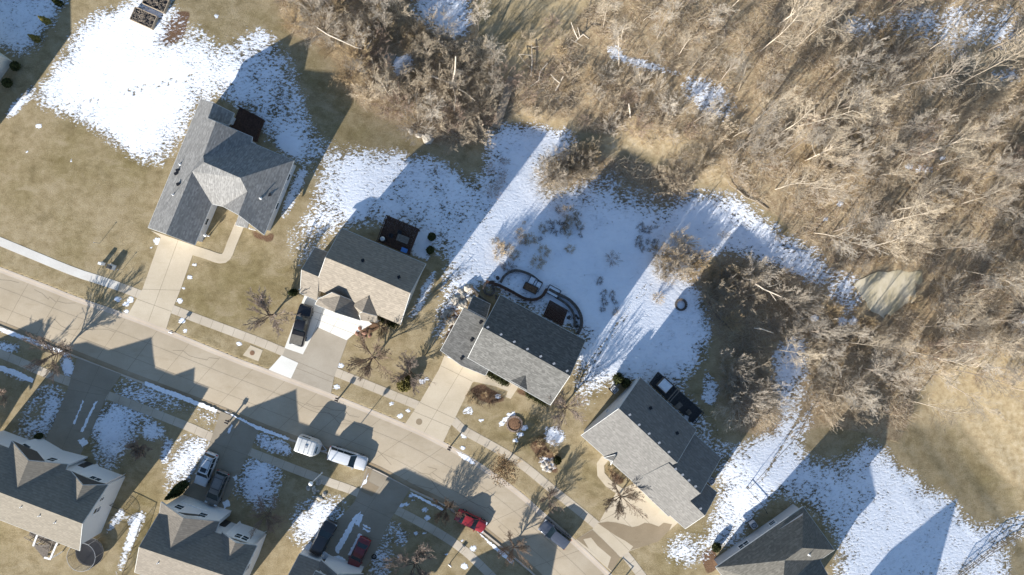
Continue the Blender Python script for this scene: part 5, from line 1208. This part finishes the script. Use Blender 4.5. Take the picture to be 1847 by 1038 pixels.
# raised beds with netting at the top edge
for (x, y, lab) in ((262, 35, "lower of the two netted raised beds in the snow at the top edge"), (284, 6, "upper of the two netted raised beds, cut by the top edge")):
    g = G(x, y); e = thing("raised_bed", lab, 'raised bed', g, math.radians(-24)); w, d = 3.3, 1.9; m_ = MB()
    for s_ in (-1, 1): m_.box((s_ * w / 2, 0, .25), (.10, d, .6)); m_.box((0, s_ * d / 2, .25), (w - .1, .10, .6))
    m_.build("frame", M['board_tan'], e); m_ = MB(); m_.box((0, 0, .18), (w - .12, d - .12, .46)); m_.build("soil", M['black'], e)
    rr = random.Random(int(x)); m_ = MB()
    for k in range(90):
        a = Vector((rr.uniform(-1.5, 1.5), rr.uniform(-.8, .8), .45)); 
        for j in range(4): c = a + Vector((rr.uniform(-.35, .35), rr.uniform(-.35, .35), rr.uniform(-.05, .09))); c.x = max(-1.55, min(1.55, c.x)); c.y = max(-.85, min(.85, c.y)); m_.tube(a, c, .025, .02, 4); a = c
    m_.build("dead_stalks", M['bark_grey'], e)
# boardwalk
A, B_ = G(894, 231), G(924, 140); e = thing("boardwalk", "weathered plank boardwalk leading from the snowy yard into the wood", "boardwalk", A); m_ = MB(); d = (B_ - A); n = int(d.length / .2); sd = Vector((-d.y, d.x, 0)).normalized()
for k in range(n):
    v = A.lerp(B_, (k + .5) / n); z = max(tz(v.x, v.y), A.z + (B_.z - A.z) * k / n) + .22; m_.beam(Vector((v.x, v.y, z)) - sd * .62, Vector((v.x, v.y, z)) + sd * .62, .17, .05)
m_.build("planks", M['board_tan'], e, True)
m_ = MB()
for s_ in (-1, 1):
    for k in range(n): 
        if k % 8 == 0: v = A.lerp(B_, k / n) + sd * .55 * s_; m_.beam((v.x, v.y, tz(v.x, v.y) - .3), (v.x, v.y, max(tz(v.x, v.y), A.z) + .2), .12, .12)
m_.build("bearers", M['deck_grey'], e, True)
# fallen logs and snags: lines of (x, y, height, radius)
def limb(m_, pts, n=7):
    P = [(W(x, y, tz(*W(x, y, -4)[:2]) + z), r) for x, y, z, r in pts]
    for (a, ra), (b_, rb) in zip(P[:-1], P[1:]): m_.tube(a, b_, ra * .66, rb * .66, n, 0, True)
def log(label, main, branches=(), mat=None, cat='fallen log', name='fallen_log'):
    mat = mat or M['dead_wood']; x, y = main[0][:2]; e = thing(name, label, cat, G(x, y)); m_ = MB(); limb(m_, main); m_.build("trunk", mat, e, True)
    for br in branches: m_ = MB(); limb(m_, br); m_.build("branch", mat, e, True)
log("bleached angular log with a triangle of branches below the dirt path", [(958,138,.3,.16),(960,110,.5,.16),(959,80,.4,.10)], [[(960,100,.5,.10),(936,98,.7,.08),(946,112,.4,.07),(958,124,.3,.06)], [(959,86,.6,.08),(972,84,.8,.05)]])
log("bleached log with many crooked arms in the bare patch of wood", [(1037,76,.4,.18),(1052,62,.9,.14),(1062,70,1.2,.07)], [[(1042,70,.8,.10),(1034,52,1.4,.08),(1030,40,1.8,.05)], [(1038,76,.5,.08),(1030,72,.8,.05),(1052,84,.6,.04)], [(1046,66,1,.07),(1042,50,1.6,.05)]])
log("curving pale fallen log near the snowy yard edge", [(957,156,.2,.10),(972,145,.3,.12),(974,130,.5,.12),(988,114,.6,.08)])
log("broken white stump leaning right beside the fallen logs", [(1002,164,.2,.22),(1010,150,.5,.18),(1016,138,.8,.10)], [[(1010,150,.7,.16),(1000,142,.9,.12),(993,134,1.0,.06)]])
log("short pale snag standing in the tan brush", [(1137,212,.1,.24),(1136,200,.8,.20),(1134,187,1.2,.12)])
log("rooty brown fallen log at the edge of the snow field", [(1330,342,.15,.17),(1345,356,.2,.15),(1366,364,.15,.12),(1385,378,.1,.06)], [[(1330,342,.15,.10),(1318,336,.25,.07),(1312,326,.3,.03)], [(1330,342,.2,.09),(1322,350,.3,.05)], [(1352,358,.2,.08),(1356,346,.5,.04)]], M['bark_pale'])
log("white forked limb lying over the dark thicket", [(1362,512,2.0,.12),(1378,522,2.2,.14),(1392,528,2.2,.13),(1410,536,2.4,.07)], [[(1388,526,2.2,.09),(1400,543,2.1,.05)], [(1384,518,2.2,.06),(1400,514,2.6,.05),(1416,502,2.8,.03)]])
log("white broken limb across the lower thicket", [(1360,592,1.5,.12),(1375,594,1.7,.12),(1395,601,1.6,.07)], [[(1375,594,1.6,.07),(1364,588,1.8,.04)]])
log("long dark fallen trunk in the shaded brush left of the thicket", [(1278,545,.5,.22),(1290,568,.5,.20),(1312,588,.5,.14),(1322,600,.4,.08)], [], M['bark_brown'])
log("pale slanting dead trunk in the middle of the top thicket", [(652,102,.5,.18),(662,88,.9,.16),(670,72,1.4,.10)])
log("broken white trunk pointing up in the right of the top thicket", [(816,148,2.0,.22),(821,128,3.6,.20),(822,102,4.6,.14)], [[(818,160,1.0,.16),(822,178,1.6,.10),(819,200,2.2,.06)], [(826,160,1.2,.14),(840,168,1.7,.10),(857,182,2.0,.05)], [(812,150,1.0,.2),(780,138,1.2,.2),(770,142,1.0,.12)]])
log("long pale branch slanting through the left of the top thicket", [(572,50,3.5,.08),(590,62,4,.12),(616,74,4,.12),(642,86,3.6,.08),(652,88,3.4,.05)])
log("brush pile stick frame on the leafy floor near the top edge", [(1292,66,.15,.09),(1308,68,.2,.09),(1307,53,.2,.08),(1294,53,.2,.07)], [], None, 'stick frame', 'stick_frame')
# ------------------------------------------------------------ trees, thickets, shrubs
def seg_mesh(name, segs, mat, n):
    """tapering sticks (start, end, radii) as one mesh"""
    A = np.array([s[0] for s in segs]); B_ = np.array([s[1] for s in segs]); ra = np.array([s[2] for s in segs]); rb = np.array([s[3] for s in segs])
    d = B_ - A; d /= np.maximum(1e-6, np.linalg.norm(d, axis=1))[:, None]
    up_ = np.where(np.abs(d[:, 2:3]) < .9, np.array([[0, 0, 1.]]), np.array([[1., 0, 0]])); u = np.cross(d, up_); u /= np.linalg.norm(u, axis=1)[:, None]; w = np.cross(d, u)
    t = 2 * np.pi * np.arange(n) / n; c, s_ = np.cos(t), np.sin(t)
    off = u[:, None, :] * c[None, :, None] + w[:, None, :] * s_[None, :, None]
    V = np.concatenate([A[:, None] + off * ra[:, None, None], B_[:, None] + off * rb[:, None, None]], 1).reshape(-1, 3)
    N = len(segs); base = (np.arange(N) * 2 * n)[:, None, None]; i = np.arange(n); q = np.stack([i, (i + 1) % n, n + (i + 1) % n, n + i], -1)[None] + base
    q = q.reshape(-1, 4).astype(np.int32); me = bpy.data.meshes.new(name)
    me.vertices.add(len(V)); me.vertices.foreach_set("co", V.astype(np.float32).ravel()); me.loops.add(q.size); me.loops.foreach_set("vertex_index", q.ravel())
    me.polygons.add(len(q)); me.polygons.foreach_set("loop_start", np.arange(len(q), dtype=np.int32) * 4); me.update(); me.validate(); me.materials.append(mat)
    o = bpy.data.objects.new(name, me); COL.objects.link(o); return o

def rv(r): 
    v = Vector((r.gauss(0, 1), r.gauss(0, 1), r.gauss(0, 1))); return v.normalized()
def grow(out, r, p, d, L, rad, lvl, spec):
    """one branch of several bent pieces, carrying the next level"""
    nseg, wob, lift, nch, ang, lr, rr_, start = spec[lvl]
    step = L / nseg; pts = [p]; 
    for k in range(nseg):
        d = (d + rv(r) * wob + Vector((0, 0, lift))).normalized(); q = p + d * step
        r0, r1 = rad * (1 - .75 * k / nseg), rad * (1 - .75 * (k + 1) / nseg)
        out[lvl].append((tuple(p), tuple(q), max(r0, spec['min']), max(r1, spec['min'] * .8))); p = q; pts.append((q, d))
    if lvl + 1 in spec:
        for c in range(nch):
            t = start + (1 - start) * (c + r.random()) / nch; k = min(nseg - 1, int(t * nseg)); a = pts[k] if k == 0 else pts[k][0]; b_ = pts[k + 1][0]; f = t * nseg - k
            a = a if isinstance(a, Vector) else a[0]; q = a.lerp(b_, f); dd = pts[k + 1][1]
            side = rv(r); side = (side - dd * side.dot(dd)).normalized(); nd = (dd * math.cos(ang) + side * math.sin(ang)).normalized()
            grow(out, r, q, nd, L * lr * r.uniform(.65, 1.15) * (1.15 - .55 * t), rad * rr_ * (1.1 - .5 * t), lvl + 1, spec)

def make_tree(name, seed, Ht, rad, spec, bark_m, twig_m, lean=0.0, trunks=1, split=2, label=None, cat='tree', spread=0.3, base_r=.25):
    r = random.Random(seed); out = {k: [] for k in range(6)}
    for k in range(trunks):
        t = 6.283 * k / trunks + r.random() * .8; o = Vector((math.cos(t), math.sin(t), 0)) * (base_r if trunks > 1 else 0) * r.random()
        d = Vector((math.cos(t) * (spread if trunks > 1 else lean), math.sin(t) * (spread if trunks > 1 else lean), 1)).normalized()
        grow(out, r, o - Vector((0, 0, .25)), d, Ht * (r.uniform(.7, 1.05) if trunks > 1 else 1), rad * (r.uniform(.6, 1) if trunks > 1 else 1), 0, spec)
    e = bpy.data.objects.new(name, None); COL.objects.link(e); e['category'] = cat
    a = [s for k in range(split) for s in out[k]]; b_ = [s for k in range(split, 6) for s in out[k]]
    seg_mesh("trunk", a, bark_m, 5).parent = e
    if b_: seg_mesh("crown", b_, twig_m, 3).parent = e
    return e
# per level: pieces, wobble, lift, children, angle, length ratio, radius ratio, first child at
TALL = {0: (9, .05, .03, 14, .68, .34, .40, .30), 1: (5, .11, .05, 7, .6, .50, .5, .2), 2: (3, .16, .02, 4, .6, .55, .6, .15), 3: (2, .2, .02, 2, .6, .6, .7, .2), 4: (1, .2, 0, 0, 0, 0, 0, 0), 'min': .0115}
FORK = {0: (5, .08, .04, 9, .55, .75, .5, .35), 1: (6, .11, .06, 9, .6, .42, .4, .2), 2: (4, .15, .03, 6, .6, .5, .5, .15), 3: (2, .2, .02, 3, .6, .55, .7, .2), 4: (1, .2, 0, 0, 0, 0, 0, 0), 'min': .0115}
YARD = {0: (4, .05, .05, 16, .92, 1.35, .42, .32), 1: (6, .09, .04, 10, .42, .45, .42, .15), 2: (4, .12, .03, 6, .45, .5, .55, .15), 3: (2, .15, .02, 2, .5, .5, .7, .2), 4: (1, .2, 0, 0, 0, 0, 0, 0), 'min': .0150}
BUSH = {0: (5, .09, .03, 7, .42, .45, .55, .12), 1: (3, .13, .02, 5, .45, .5, .6, .12), 2: (2, .18, 0, 2, .5, .6, .7, .2), 3: (1, .2, 0, 0, 0, 0, 0, 0), 'min': .0100}
TUFT = {0: (3, .2, 0, 5, .5, .5, .6, .2), 1: (2, .25, 0, 3, .6, .6, .7, .2), 2: (1, .3, 0, 0, 0, 0, 0, 0), 'min': .008}

tall = [make_tree("bare_tree", 11, 13, .095, TALL, M['bark_pale'], M['twig_tan']), make_tree("bare_tree", 12, 14, .10, TALL, M['bark_pale'], M['twig_tan'], .12), make_tree("bare_tree", 13, 12, .09, TALL, M['bark_grey'], M['twig_grey'], .1),
        make_tree("bare_tree", 14, 8, .115, FORK, M['bark_pale'], M['twig_tan']), make_tree("bare_tree", 15, 7.5, .115, FORK, M['bark_grey'], M['twig_grey'], .15), make_tree("bare_tree", 16, 11, .085, TALL, M['bark_pale'], M['twig_grey'], .2)]
LOOK_T = ["slender pale bare tree", "leaning pale bare tree", "slender grey bare tree", "forked pale bare tree", "forked grey bare tree", "thin leaning bare tree"]
bush = [make_tree("thicket_bush", 21, 3.6, .026, BUSH, M['twig_tan'], M['twig_tan'], trunks=17, split=1, cat='bush', spread=.8), make_tree("thicket_bush", 22, 4.2, .028, BUSH, M['twig_grey'], M['twig_grey'], trunks=15, split=1, cat='bush', spread=.75),
        make_tree("thicket_bush", 23, 3.4, .025, BUSH, M['twig_red'], M['twig_red'], trunks=16, split=1, cat='bush', spread=.9), make_tree("thicket_bush", 24, 3.0, .022, BUSH, M['twig_gold'], M['twig_gold'], trunks=18, split=1, cat='bush', spread=.85)]
LOOK_B = ["tan twiggy bush", "grey twiggy bush", "reddish brown twiggy bush", "golden dry bush"]
tuft = [make_tree("dry_plant", 31, 1.1, .02, TUFT, M['twig_gold'], M['twig_gold'], trunks=26, split=1, cat='plant', spread=.7), make_tree("dry_plant", 32, 1.0, .02, TUFT, M['bark_brown'], M['bark_brown'], trunks=26, split=1, cat='plant', spread=.8)]
yard = [make_tree("yard_tree", 41, 2.6, .13, YARD, M['bark_brown'], M['twig_slate'], 0), make_tree("yard_tree", 42, 2.8, .14, YARD, M['bark_brown'], M['bark_brown'], .06), make_tree("yard_tree", 43, 2.4, .12, YARD, M['bark_brown'], M['twig_red'], .05), make_tree("yard_tree", 44, 2.8, .13, YARD, M['bark_brown'], M['twig_slate'], .05)]
USED = set()
def place(proto, px, py, scale, rz, label, group=None, tilt=(0, 0), sz=1.0):
    g = G(px, py)
    if proto not in USED:
        USED.add(proto); proto.location = g; proto.rotation_euler = (tilt[0], tilt[1], rz); proto.scale = (scale, scale, scale * sz); proto['label'] = label
        if group: proto['group'] = group
        return proto
    return dup(proto, g, rz, label, group, (scale, scale, scale * sz), tilt)

# street and garden trees, each on its own spot
for i, px, py, s_, lab in ((0,494,568,1.0,"grey twigged bare tree on the lawn left of the black pickup"), (1,676,646,1.02,"dark spreading bare tree on the lawn right of the two tone driveway"), (0,742,672,.85,"small grey bare tree behind the yellow evergreen by the sidewalk"),
        (1,1116,892,.85,"dark bare tree beside the curved path of the pale grey stepped house"), (3,1017,731,.85,"grey brown bare tree between the dark roofed house and the pale grey house"), (3,118,634,.98,"bare kerb tree at the far left whose shadow lies across the street"),
        (2,488,925,.85,"reddish bare tree right of the taupe minivan"), (3,752,1002,1.05,"tan twigged bare tree at the bottom edge below the snowy drive"), (2,10,706,.9,"reddish bare tree cut by the left edge on the near side of the street"),
        (1,926,982,.72,"bare verge tree on the near kerb at the street bend"), (1,806,914,.62,"bare verge tree near the red car on the shaded verge"), (0,990,895,.55,"young bare tree by the sidewalk above the slate grey car"),
        (1,690,588,.55,"brown bare shrub tree at the front corner of the tan shingled house")):
    place(yard[i], px, py, s_ * 1.38, i * 1.7 + px * .1, lab, None, (0, 0), .85)
dense_y = {0: (3, .08, .05, 15, .9, 1.25, .5, .30), 1: (5, .14, .03, 12, .6, .42, .45, .15), 2: (3, .2, .02, 7, .6, .5, .5, .15), 3: (2, .22, .0, 5, .6, .55, .6, .2), 4: (1, .3, 0, 0, 0, 0, 0, 0), 'min': .010}
t1 = make_tree("round_tree", 51, 1.8, .13, dense_y, M['bark_brown'], M['twig_red']); t1.location = W(257, 806); t1['label'] = "dense round reddish brown tree between the two near driveways"
t2 = make_tree("oak_tree", 52, 2.2, .13, dense_y, M['bark_brown'], M['twig_gold']); t2.location = W(910, 838); t2['label'] = "young oak holding brown leaves between kerb and sidewalk on the bend"
def leaf_crown(parent, n, cen, rad, size, mat, seed, cone=0.0, part="leaves"):
    r = random.Random(seed); m_ = MB()
    for k in range(n):
        v = rv(r); d = r.random() ** .45; p = Vector((v.x * rad[0] * d, v.y * rad[1] * d, v.z * rad[2] * d))
        if cone: f = 1 - cone * (p.z + rad[2]) / (2 * rad[2]); p.x *= f; p.y *= f
        p += Vector(cen); a, b_ = rv(r), rv(r); b_ = (b_ - a * b_.dot(a)).normalized(); s_ = size * r.uniform(.6, 1.3)
        m_.add([p - a * s_, p + b_ * s_ * .5, p + a * s_, p - b_ * s_ * .5], [(0, 1, 2, 3)])
    return m_.build(part, mat, parent)
M['oak_leaf'] = bark('dry_oak_leaves', (.22, .135, .075), .4, 5)
leaf_crown(t2, 1500, (0, 0, 3.6), (2.2, 2.2, 1.5), .10, M['oak_leaf'], 5)
leaf_crown(t1, 260, (0, 0, 3.0), (2.2, 2.2, 1.2), .05, M['twig_red'], 6)
# evergreens
def cypress(px, py, h, rw, label, n=2600, mat='evergreen', seed=1, tips=1, flat=.9):
    g = G(px, py); e = thing("evergreen_shrub", label, 'evergreen', g, 1.0); m_ = MB(); m_.tube((0, 0, -.2), (0, 0, h * .4), .09, .05, 7); m_.build("trunk", M['bark_brown'], e)
    for k in range(tips): leaf_crown(e, n // tips, ((k - (tips - 1) / 2) * rw * .8, 0, h * .5 * (1 - .08 * k)), (rw, rw * .9, h * .52 * (1 - .08 * k)), .16, M[mat], seed + k, flat, "foliage")
cypress(334, 876, 5.2, 1.0, "tall dark twin tipped evergreen leaning over the snow strip by the fawn grey house", 4200, 'evergreen', 3, 2, .75)
cypress(533, 528, 2.9, .75, "narrow green evergreen at the left corner of the tan shingled house", 1500, 'evergreen', 7, 1, .8)
cypress(732, 690, 1.5, 1.5, "low spreading yellow green evergreen by the sidewalk", 2000, 'evergreen_yellow', 9, 1, .25)
for x, y, lab in ((112, 10, "topmost of the three small conical evergreens in the upper left shade"), (90, 42, "middle one of three small conical evergreens in the upper left shade"), (72, 74, "lowest of the three small conical evergreens in the upper left shade")):
    cypress(x, y, 2.4, .65, lab, 900, 'evergreen_yellow' if y > 40 else 'evergreen', x, 1, .85)
for x, y, h, w, lab in ((33,122,1.3,.8,"dark round shrub right of the cropped pale house, upper"), (18,152,1.2,.8,"dark round shrub right of the cropped pale house, lower"), (1114,682,1.6,1.0,"dark shrub at the rear corner of the pale grey stepped house"), (1128,690,1.3,.8,"smaller dark shrub against the white gable wall"), (1290,985,1.3,.8,"dark shrub at the left corner of the brown hip roofed house"),
                      (74,786,1.1,.6,"dark shrub at the top left corner of the fawn roofed house"), (1376,960,1.2,.8,"dark shrub behind the brown hip roofed house by the fence"), (780,428,1.6,.7,"dark trimmed shrub at the end of the snow strip beside the brown deck"), (777,452,1.5,.7,"dark trimmed shrub halfway along the snow strip beside the brown deck"),
                      (1005,830,.9,.7,"dark low shrub in the bed left of the curved lawn")):
    cypress(x, y, h, w, lab, 900, 'hedge', x, 1, .3)
def hedge(label, pts, h, w, seed):
    g = [G(*p) for p in pts]; e = thing("hedge", label, 'hedge', g[0]); r = random.Random(seed); m_ = MB(); L = (g[-1] - g[0]).length
    for k in range(int(700 * L)):
        v = g[0].lerp(g[-1], r.random()); p = Vector((v.x + r.gauss(0, w * .3), v.y + r.gauss(0, w * .3), v.z + h * r.random() ** .6)); a, b_ = rv(r), rv(r); b_ = (b_ - a * b_.dot(a)).normalized(); s_ = .10 * r.uniform(.6, 1.3)
        m_.add([p - a * s_, p + b_ * s_ * .5, p + a * s_, p - b_ * s_ * .5], [(0, 1, 2, 3)])
    m_.build("foliage", M['hedge'], e, True); m_ = MB()
    for k in range(int(L * 3) + 1): v = g[0].lerp(g[-1], k / max(1, int(L * 3))); m_.tube((v.x, v.y, v.z - .1), (v.x, v.y, v.z + h * .6), .03, .02, 5)
    m_.build("stems", M['bark_brown'], e, True)
hedge("clipped green hedge along the front wall of the tan shingled house", [(684,573),(716,588)], 1.0, .9, 1)
hedge("clipped green hedge along the front wall of the dark roofed house", [(880,672),(916,692)], 1.0, .8, 2)
hedge("olive hedge right of the entry gablet of the dark roofed house", [(950,708),(985,727)], .9, .8, 3)

# ---------------- the wood: scattered by hand-set areas
LAND = [((1585,530), "the frozen pond"), ((1280,180), "the long wood snow"), ((910,185), "the boardwalk"), ((772,250), "the largest pale boulder"), ((1645,60), "the streaky top snow"), ((1425,650), "the thicket's snow strip"), ((1352,356), "the rooty fallen log"), ((1800,300), "the right edge"), ((1228,550), "the dark stone ring"), ((1052,62), "the crooked armed log"), ((728,118), "the top thicket's snow"), ((1700,760), "the lower right field"), ((568,60), "the top thicket's corner")]
def where(px, py):
    (lx, ly), nm = min(LAND, key=lambda l: math.hypot(l[0][0] - px, l[0][1] - py)); dx, dy = px - lx, py - ly; d = math.hypot(dx, dy); a = math.degrees(math.atan2(-dy, dx)) % 360
    w = ["right of", "upper right of", "above", "upper left of", "left of", "lower left of", "below", "lower right of"][int((a + 22.5) // 45) % 8]; return nm, w, d
ORD = ["nearest", "second nearest", "third nearest", "fourth nearest", "fifth nearest", "sixth nearest", "seventh nearest", "eighth nearest", "ninth nearest", "tenth nearest", "eleventh nearest", "twelfth nearest", "thirteenth nearest", "fourteenth nearest", "fifteenth nearest"]
POOL = []
rnd = random.Random(77)
def snow_at(px, py):
    g = G(px, py); i = int(np.searchsorted(gy, g.y)); j = int(np.searchsorted(gx, g.x))
    return snow[min(i, snow.shape[0] - 1), min(j, snow.shape[1] - 1)]
def scatter(poly, n, kinds, smin, smax, gap, what, group, sz=(.9, 1.15), tilt=.06):
    xs = [p[0] for p in poly]; ys = [p[1] for p in poly]; got = []; tries = 0
    while len(got) < n and tries < n * 60:
        tries += 1; x, y = rnd.uniform(min(xs), max(xs)), rnd.uniform(min(ys), max(ys))
        if not inside(np.array([x]), np.array([y]), poly)[0]: continue
        if any(math.hypot(x - a, y - c) < gap for a, c in got): continue
        if inside(np.array([x]), np.array([y]), [(1500,500),(1580,478),(1665,485),(1665,530),(1600,578),(1530,555)])[0]: continue
        if what != 'tuft' and group in (g1, g2, g3, g4) and snow_at(x, y) > .38: continue
        got.append((x, y)); k = rnd.choice(kinds)
        POOL.append((what, k, x, y, rnd.uniform(smin, smax), rnd.random() * 6.28, group, (rnd.uniform(-tilt, tilt), rnd.uniform(-tilt, tilt)), rnd.uniform(*sz)))
WOOD_A = [(1340,-50),(1900,-50),(1960,620),(1660,650),(1640,600),(1680,480),(1480,440),(1330,320),(1300,240),(1340,150)]
WOOD_B = [(1060,-50),(1340,-50),(1340,150),(1290,250),(1180,220),(1110,130)]
g1 = "bare trees in the wood beyond the houses"; g2 = "twiggy bushes under the trees of the wood"; g3 = "twiggy bushes of the top thicket"; g4 = "twiggy bushes of the thicket beside the pond"
scatter(WOOD_A, 100, [0, 1, 1, 2, 2, 2, 3, 4, 4, 5, 5], .55, 1.15, 27, 'tree', g1)
scatter(WOOD_B, 34, [0, 2, 5, 5, 5, 1], .45, .8, 30, 'tree', g1)
scatter([(1600,600),(1900,540),(1930,760),(1760,690),(1650,740)], 22, [0, 1, 2, 5], .65, 1.05, 28, 'tree', g1)
scatter([(1380,560),(1560,590),(1640,640),(1600,730),(1480,740),(1400,700)], 13, [3, 4, 0, 5], .6, .9, 36, 'tree', g1)
scatter([(500,-40),(840,-40),(900,120),(880,210),(800,230),(690,180),(590,60)], 17, [3, 4, 4, 2], .5, .8, 46, 'tree', g1)
scatter(WOOD_A, 88, [0, 0, 1, 1, 1, 2, 3], .6, 1.15, 26, 'bush', g2)
scatter([(1060,130),(1180,150),(1300,200),(1350,330),(1270,310),(1180,245),(1060,225)], 26, [0, 1, 2, 0], .45, .9, 22, 'bush', g2)
scatter([(900,30),(1000,20),(1080,100),(1060,230),(960,215),(940,130)], 17, [0, 0, 3, 2], .35, .6, 24, 'bush', g2)
scatter([(480,-40),(730,-40),(780,50),(860,90),(925,130),(890,215),(850,262),(790,262),(700,205),(650,180),(590,95),(530,50)], 56, [0, 0, 1, 0, 2, 3], .65, 1.15, 25, 'bush', g3)
scatter([(1270,490),(1350,470),(1440,500),(1480,545),(1570,585),(1640,620),(1640,690),(1560,760),(1480,755),(1440,700),(1400,720),(1330,690),(1330,600),(1280,560)], 38, [0, 0, 0, 1, 1, 3], .5, 1.0, 26, 'bush', g4)
scatter([(1490,480),(1560,470),(1700,475),(1700,560),(1600,610),(1500,590)], 16, [0, 1, 3], .35, .65, 18, 'bush', g4)
scatter([(1255,505),(1300,470),(1350,470),(1330,520),(1290,560)], 8, [0, 3, 1], .45, .75, 18, 'bush', g4)
scatter([(1620,620),(1880,560),(1900,680),(1700,700)], 16, [0, 1, 2], .4, .8, 26, 'bush', g2)
scatter([(1290,640),(1340,660),(1420,700),(1400,760),(1330,750)], 9, [1, 1, 0], .8, 1.2, 22, 'bush', g4)
scatter([(970,288),(1065,268),(1060,325),(985,342)], 15, [0, 3, 0, 1], .55, .95, 15, 'bush', "bushes in the snowy yard")
scatter([(1182,455),(1232,425),(1262,470),(1250,500),(1190,500)], 16, [3, 3, 0], .6, .9, 14, 'bush', "bushes in the snowy yard")
scatter([(1170,300),(1240,310),(1230,345),(1190,340)], 4, [0, 0], .5, .7, 20, 'bush', "bushes in the snowy yard")
scatter([(880,300),(920,285),(905,345),(885,370)], 5, [2, 2], .35, .55, 16, 'bush', "bushes in the snowy yard")
scatter([(1150,405),(1195,410),(1180,450),(1150,455)], 9, [1], .3, 1.0, 9, 'tuft', "dry plants in the snow", tilt=.1)
scatter([(930,390),(1050,350),(1060,430),(1000,470),(900,490),(870,450)], 22, [0, 1, 0], .3, 1.5, 13, 'tuft', "dry plants in the snow", tilt=.1)
scatter([(1080,500),(1110,520),(1110,570),(1085,575)], 7, [1], .5, .9, 13, 'tuft', "dry plants in the snow", tilt=.1)
scatter([(840,705),(905,718),(890,730),(850,725)], 7, [1, 0], .5, .9, 12, 'tuft', "dry plants in the front beds", tilt=.1)
scatter([(800,560),(850,525),(840,560),(800,630)], 8, [0, 1], .5, .8, 14, 'tuft', "dry plants in the front beds", tilt=.1)
scatter([(1095,842),(1125,866),(1112,874)], 4, [0, 1], .5, .8, 9, 'tuft', "dry plants in the front beds", tilt=.1)
scatter([(960,790),(1010,800),(1005,850),(975,845)], 8, [0, 1], .6, 1.0, 12, 'tuft', "dry plants in the front beds", tilt=.1)
for k, x, y, s_ in ((2,1103,467,.50),(3,1187,537,.42),(1,1305,425,.4),(0,1400,430,.3)): POOL.append(('bush', k, x, y, s_, x * .1, "bushes in the snowy yard", (0, 0), .8))
PROTO = {'tree': tall, 'bush': bush, 'tuft': tuft}; LOOKS = {'tree': LOOK_T, 'bush': LOOK_B, 'tuft': ["golden dry plant", "dark dry plant"]}
byk = {}
for it in POOL:
    nm, w, d = where(it[2], it[3]); byk.setdefault((it[0], it[1], nm, w), []).append((d, it))
for (what, k, nm, w), lst in byk.items():
    lst.sort(key=lambda v: v[0])
    for i, (d, it) in enumerate(lst):
        lab = f"{LOOKS[what][k]} {w} {nm}" + (f", {ORD[i]} of {len(lst)}" if len(lst) > 1 else "")
        o_ = place(PROTO[what][k], it[2], it[3], it[4], it[5], lab, it[6], it[7], it[8])
        if what != 'tree': q_ = random.Random(it[2]); o_.scale = (it[4] * q_.uniform(.65, 1.35), it[4] * q_.uniform(.65, 1.35), it[4] * q_.uniform(.7, 1.3))

# the tangle of low dead stalks and twigs on the floor of the wood
rg = np.random.default_rng(5)
mask = (litter > .55) & (snow < .40) & (PXg > 440) & (PXg < 1960) & (PYg > -70) & (PYg < 860) & ~inside(PXg, PYg, [(1495,490),(1580,478),(1670,480),(1670,530),(1600,585),(1530,565)])
ii, jj = np.nonzero(mask); NS = 52000
clump = np.array([mnoise.noise(Vector((XX[i, j] * .22, YY[i, j] * .22, 3.0))) for i, j in zip(ii[::1], jj[::1])]); wgt = np.clip(.35 + clump * 1.1, .03, 1); wgt /= wgt.sum()
ch = rg.choice(len(ii), NS, p=wgt); ox = XX[ii[ch], jj[ch]] + rg.uniform(-.14, .14, NS); oy = YY[ii[ch], jj[ch]] + rg.uniform(-.14, .14, NS); oz = ZZ[ii[ch], jj[ch]]
th = rg.uniform(0, 2 * np.pi, NS); ln = rg.uniform(.4, 1.7, NS); z0 = rg.uniform(0, .5, NS); el = rg.uniform(-.1, 1.1, NS)
P0 = np.stack([ox, oy, oz + z0], 1); P1 = P0 + np.stack([np.cos(th) * np.cos(el), np.sin(th) * np.cos(el), np.sin(el)], 1) * ln[:, None]; P1[:, 2] = np.maximum(P1[:, 2], oz + .02)
rd = rg.uniform(.008, .020, NS); o = seg_mesh("undergrowth", list(zip(P0, P1, rd, rd * .5)), M['twig_tan'], 3)
for k in ('twig_grey', 'twig_gold', 'bark_brown', 'twig_red'): o.data.materials.append(M[k])
o.data.polygons.foreach_set("material_index", np.repeat(rg.choice(5, NS, p=[.38, .28, .12, .10, .12]), 3).astype(np.int32)); tag(o, "tangle of low dead stalks on the floor of the wood", "undergrowth", kind='stuff')
